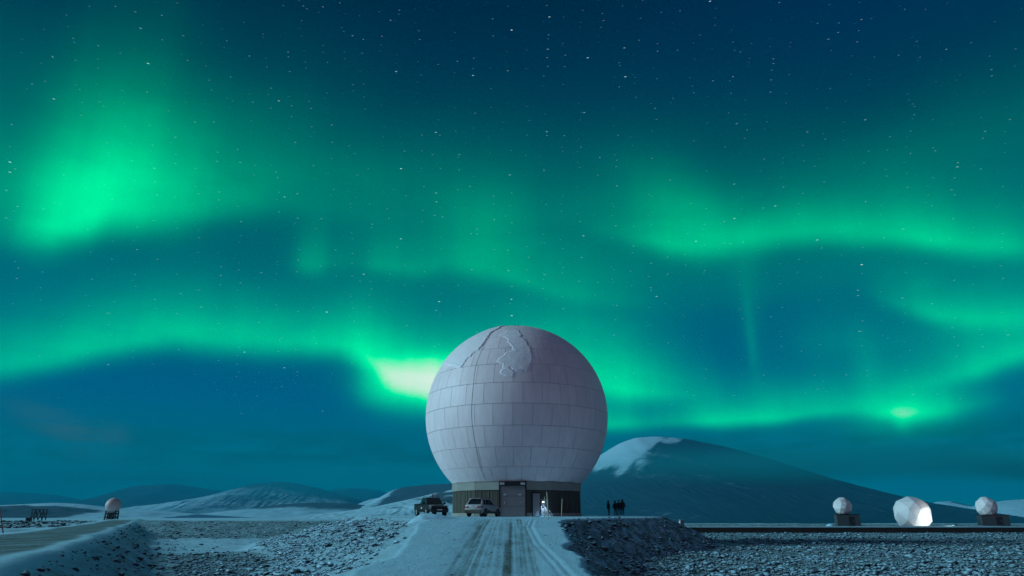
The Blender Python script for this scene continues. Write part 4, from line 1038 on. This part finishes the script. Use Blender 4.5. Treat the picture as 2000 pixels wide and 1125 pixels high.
lattice(fr, 21 * kf_, 18 * kf_, at(75, 996, Yf).z - gf, n=3, r=.11)
Yx = 135; cx_ = at(57, 1012, Yx); gx_ = gz(cx_.x, Yx)
bx = tag(empty('equipment_box', (cx_.x, Yx, gx_), R_(10)), 'dark equipment box on the snow beside the empty steel platform', 'box')
q = MB(); q.box((0, 0, .35), (.85, .7, .8)); q.build('body', M['black'], bx, bevel=.03)
q = MB(); q.box((0, 0, .79), (.95, .8, .07)); q.build('lid', M['frame'], bx)

# ------------------------------------------------------------------ rubble
ico = bmesh.new(); bmesh.ops.create_icosphere(ico, subdivisions=1, radius=1); ico.verts.ensure_lookup_table()
IV = np.array([v.co[:] for v in ico.verts]); IF = np.array([[v.index for v in f.verts] for f in ico.faces]); ico.free()
SHAPES = []
for i in range(24):
    r_ = np.random.default_rng(100 + i); v = IV * (1 + r_.uniform(-.5, .45, (len(IV), 1))) * np.array([[r_.uniform(1.0, 1.6), r_.uniform(.6, 1.0), r_.uniform(.35, .75)]])
    SHAPES.append(v)
def scatter(name, X, Y, S, material, label, sink=.25, tilt=.5):
    """many stones as one mesh: positions, sizes"""
    n = len(X); Z = terrain(X, Y)[0]
    sh = RNG.integers(0, len(SHAPES), n); base = np.stack(SHAPES)[sh]
    az = RNG.uniform(0, 2 * np.pi, n); tx_ = RNG.normal(0, tilt, n); c, s = np.cos(az), np.sin(az); ct, st_ = np.cos(tx_), np.sin(tx_)
    x, y, z = base[..., 0], base[..., 1], base[..., 2]
    y, z = y * ct[:, None] - z * st_[:, None], y * st_[:, None] + z * ct[:, None]
    x, y = x * c[:, None] - y * s[:, None], x * s[:, None] + y * c[:, None]
    V = np.stack([X[:, None] + x * S[:, None], Y[:, None] + y * S[:, None], Z[:, None] + (z + .62 - 2 * sink) * S[:, None]], -1).reshape(-1, 3)
    Fc = (IF[None] + (np.arange(n) * len(IV))[:, None, None]).reshape(-1, 3)
    return tag(np_mesh(name, V, Fc, material), label, None, None, 'stuff')
def cand(n, x0, x1, y0, y1, pw=1.0):     # denser towards the viewer
    t = RNG.random(n); y = y0 * (y1 / y0) ** t if pw else y0 + (y1 - y0) * t
    return RNG.uniform(x0, x1, n) * 1.0, y
def dists(X, Y):
    xl = np.interp(Y, *XL); xr = np.interp(Y, *XR); return np.maximum(xl - X, (Y - 96) * .8), np.maximum(X - xr, (Y - 96) * .8)
# right field
N = 120000; t = RNG.random(N); Y = 26 * (124.5 / 26) ** t; u = RNG.uniform(-.02, .86, N); X = u * Y
S = np.clip(RNG.lognormal(math.log(.040), .72, N), .018, .30) * (.75 + .004 * Y)
dL, dR = dists(X, Y); z = terrain(X, Y)[0]
k = (X > 0) & (dR > 1.2) & (z < -2.15) & (RNG.random(N) < sstep(.25, .6, fbm(X, Y * .6, .35, 4, 44)) * .9 + .25)
scatter('rubble', X[k], Y[k], S[k], M['rubble'], 'broken snow-dusted stones covering the flat field on the right')
# left field, thin over the smooth snow strip
N = 70000; t = RNG.random(N); Y = 26 * (138 / 26) ** t; u = RNG.uniform(-.80, -.02, N); X = u * Y
S = np.clip(RNG.lognormal(math.log(.038), .66, N), .018, .26) * (.75 + .004 * Y)
dL, dR = dists(X, Y); z, di, stn = terrain(X, Y)
patch = fbm(X, Y, .16, 3, 55)
smooth = sstep(50, 58, Y + 8 * (patch - .5)) * (1 - sstep(84, 92, Y))
k = (X < 0) & (dL > 1.0) & (X > lroad_edge(Y) + 4.5) & (RNG.random(N) > smooth * .93) & (RNG.random(N) < .35 + 1.0 * patch)
mound = k & (z > -2.15) & (dL < 12)
scatter('rubble', X[k & ~mound], Y[k & ~mound], S[k & ~mound], M['rubble'], 'broken snow-dusted stones covering the low field on the left')
# stony mound: left shoulder of the road and pad
N = 26000; Y = RNG.uniform(24, 80, N); dl = RNG.uniform(.2, 9, N) ** 1.0; X = np.interp(Y, *XL) - dl
S = np.clip(RNG.lognormal(math.log(.033), .68, N), .015, .24) * (.8 + .004 * Y)
z = terrain(X, Y)[0]; pt = fbm(X, Y, .3, 3, 77)
k = (z > -2.5) & (RNG.random(N) < sstep(.2, 2.2, dl + 2 * (pt - .5)) * (.25 + .9 * pt))
scatter('rubble', X[k], Y[k], S[k], M['rubble_mound'], 'rock rubble half buried in snow on the mound left of the road')
# dark bank right of the road and the pad
N = 4500; Y = RNG.uniform(16, 92, N); dr = RNG.uniform(.1, 6, N); X = np.interp(Y, *XR) + dr
S = np.clip(RNG.lognormal(math.log(.034), .65, N), .015, .22) * (.8 + .004 * Y)
z = terrain(X, Y)[0]; k = (z > -2.55)
scatter('rubble', X[k], Y[k], S[k], M['rubble'], 'dark gravel and stones on the bank right of the road')
# bank of the left road
N = 2200; Y = 12 * (120 / 12) ** RNG.random(N); dr = RNG.uniform(.2, 6.5, N); X = lroad_edge(Y) + dr
S = np.clip(RNG.lognormal(math.log(.045), .6, N), .02, .26) * (.8 + .004 * Y)
S = np.minimum(S, .0065 * Y); z = terrain(X, Y)[0]; k = RNG.random(N) < .8
scatter('rubble', X[k], Y[k], S[k], M['rubble_bare'], 'dark gravel and stones on the bank of the brown gravel road')
# loose stones on the road and the pad
N = 2600; Y = 14 * (70 / 14) ** RNG.random(N); X = np.interp(Y, *XL) + RNG.random(N) * (np.interp(Y, *XR) - np.interp(Y, *XL)); S = np.clip(RNG.lognormal(math.log(.010), .55, N), .005, .04) * (.7 + .012 * Y)
k = (RNG.random(N) < .25 + .9 * sstep(.45, .65, fbm(X, Y * .3, .8, 3, 12)))
scatter('gravel', X[k], Y[k], S[k], M['rubble_bare'], 'loose pebbles lying on the packed snow of the road')
# rough ground left of the brown road
N = 2500; Y = 40 * (165 / 40) ** RNG.random(N); X = lroad_edge(Y) - RNG.uniform(9, 30, N); S = np.clip(RNG.lognormal(math.log(.16), .5, N), .06, .6)
k = fbm(X, Y, .08, 3, 91) > .52
scatter('rubble', X[k], Y[k], S[k], M['rubble_bare'], 'dark broken rocks left of the brown gravel road')
# single larger rocks
ROCKS = []
for i in range(5):
    me = bpy.data.meshes.new('rock'); bm = bmesh.new(); bmesh.ops.create_icosphere(bm, subdivisions=2, radius=1)
    for v in bm.verts:
        d = mnoise.noise(v.co * 1.3 + Vector((i * 7, 0, 0))); v.co = v.co * (1 + .5 * d); v.co.z *= .65
    bm.to_mesh(me); bm.free(); me.materials.append(M['rubble_bare']); ROCKS.append(me)
def rocks(n, fx, label, group, smin, smax):
    for i in range(n):
        x, y = fx(); s = random.uniform(smin, smax)
        o = link_mesh('rock', random.choice(ROCKS)); o.location = (x, y, gz(x, y) + s * .2); o.rotation_euler = (random.uniform(-.3, .3), random.uniform(-.3, .3), random.uniform(0, 6)); o.scale = (s, s * random.uniform(.7, 1.2), s)
        tag(o, label, 'rock', group)
def f1():
    y = 22 + 45 * random.random() ** 1.6; return lroad_edge(y) + random.uniform(1.6, 4.4), y
def f2():
    y = random.uniform(20, 75); return float(np.interp(y, *XR)) + random.uniform(.3, 3.5), y
def f3():
    y = random.uniform(26, 62); return float(np.interp(y, *XL)) - random.uniform(1.5, 7), y
rocks(34, f1, 'dark rock on the bank of the brown gravel road', 'rocks on the left road bank', .09, .19)
rocks(26, f2, 'dark rock on the shaded bank right of the snowy road', 'rocks on the right bank', .12, .26)
rocks(24, f3, 'snow-dusted rock sticking out of the mound left of the snowy road', 'rocks on the mound', .12, .28)

# ------------------------------------------------------------------ air
HAZE = 1.2e-4
if HAZE:
    q = MB(); q.box((0, 1600, 158), (17800, 14900, 470)); hz_ = q.build('haze', [], None); tag(hz_, kind='stuff')
    hm = bpy.data.materials.new('night_air'); hm.use_nodes = True; nt = hm.node_tree; nt.nodes.clear(); q = NB(nt)
    vp = q.n('ShaderNodeVolumePrincipled'); vp.inputs['Color'].default_value = (.005, .56, .88, 1); vp.inputs['Density'].default_value = HAZE; vp.inputs['Anisotropy'].default_value = 0
    out = q.n('ShaderNodeOutputMaterial'); nt.links.new(vp.outputs[0], out.inputs['Volume'])
    hz_.data.materials.clear(); hz_.data.materials.append(hm)
q = MB(); q.box((1750, 1700, 120), (3300, 420, 130)); ms = q.build('mist', [], None); tag(ms, 'thin bank of mist lying across the flank of the big mountain', None, None, 'stuff')
mm_ = bpy.data.materials.new('mist_bank'); mm_.use_nodes = True; nt = mm_.node_tree; nt.nodes.clear(); q = NB(nt)
pos = q.n('ShaderNodeNewGeometry').outputs['Position']; sp = q.n('ShaderNodeSeparateXYZ'); nt.links.new(pos, sp.inputs[0])
mpp = q.n('ShaderNodeMapping'); nt.links.new(pos, mpp.inputs[0]); mpp.inputs['Scale'].default_value = (.0022, .004, .012)
mz = q.m('SUBTRACT', 1.0, q.m('ABSOLUTE', q.m('DIVIDE', q.m('SUBTRACT', q.m('ADD', sp.outputs[2], q.m('MULTIPLY', q.m('SUBTRACT', q.noise(mpp.outputs[0], .8, 3.0), .5), 50.0)), 120.0), 52.0)), clamp=True)
mx = q.m('MULTIPLY', q.ss(sp.outputs[0], 120, 1000, .25), q.ss(sp.outputs[0], 3350, 2600)); my = q.m('SUBTRACT', 1.0, q.m('ABSOLUTE', q.m('DIVIDE', q.m('SUBTRACT', sp.outputs[1], 1700.0), 210.0)), clamp=True)
dn = q.m('MULTIPLY', q.m('MULTIPLY', q.ss(mz, 0, 1), q.m('MULTIPLY', mx, my)), q.ss(q.noise(mpp.outputs[0], 1.0, 3.0), .2, .7))
vp = q.n('ShaderNodeVolumePrincipled'); vp.inputs['Color'].default_value = (.02, .62, .68, 1); nt.links.new(q.m('MULTIPLY', dn, .0115), vp.inputs['Density'])
out = q.n('ShaderNodeOutputMaterial'); nt.links.new(vp.outputs[0], out.inputs['Volume']); ms.data.materials.clear(); ms.data.materials.append(mm_)
def mist_box(name, x0, x1, y0, y1, z0, z1, dens, colr, seed):
    q = MB(); q.box(((x0 + x1) / 2, (y0 + y1) / 2, (z0 + z1) / 2), (x1 - x0, y1 - y0, z1 - z0)); o = q.build(name, [], None); tag(o, 'thin mist veiling the foot of the far hills', None, None, 'stuff')
    m_ = bpy.data.materials.new('mist_bank'); m_.use_nodes = True; nt = m_.node_tree; nt.nodes.clear(); q = NB(nt)
    pos = q.n('ShaderNodeNewGeometry').outputs['Position']; sp = q.n('ShaderNodeSeparateXYZ'); nt.links.new(pos, sp.inputs[0])
    def hump(v, a, c): return q.m('SUBTRACT', 1.0, q.m('ABSOLUTE', q.m('DIVIDE', q.m('SUBTRACT', v, (a + c) / 2), (c - a) / 2)), clamp=True)
    mp = q.n('ShaderNodeMapping'); nt.links.new(pos, mp.inputs[0]); mp.inputs['Scale'].default_value = (.0014, .003, .009); mp.inputs['Location'].default_value = (seed, 0, 0)
    d = q.m('MULTIPLY', q.m('MULTIPLY', q.ss(hump(sp.outputs[2], z0, z1), 0, .9), q.ss(hump(sp.outputs[0], x0, x1), 0, .35)), q.m('MULTIPLY', hump(sp.outputs[1], y0, y1), q.ss(q.noise(mp.outputs[0], 1.0, 4.0), .32, .68)))
    v = q.n('ShaderNodeVolumePrincipled'); v.inputs['Color'].default_value = (*colr, 1); nt.links.new(q.m('MULTIPLY', d, dens), v.inputs['Density'])
    ou = q.n('ShaderNodeOutputMaterial'); nt.links.new(v.outputs[0], ou.inputs['Volume']); o.data.materials.clear(); o.data.materials.append(m_)
mist_box('mist', -3300, -60, 2900, 3500, 40, 270, .0042, (.01, .62, .80), 3.0)
print('panels', NP, 'verts', sum(len(o.data.vertices) for o in bpy.data.objects if o.type == 'MESH'))
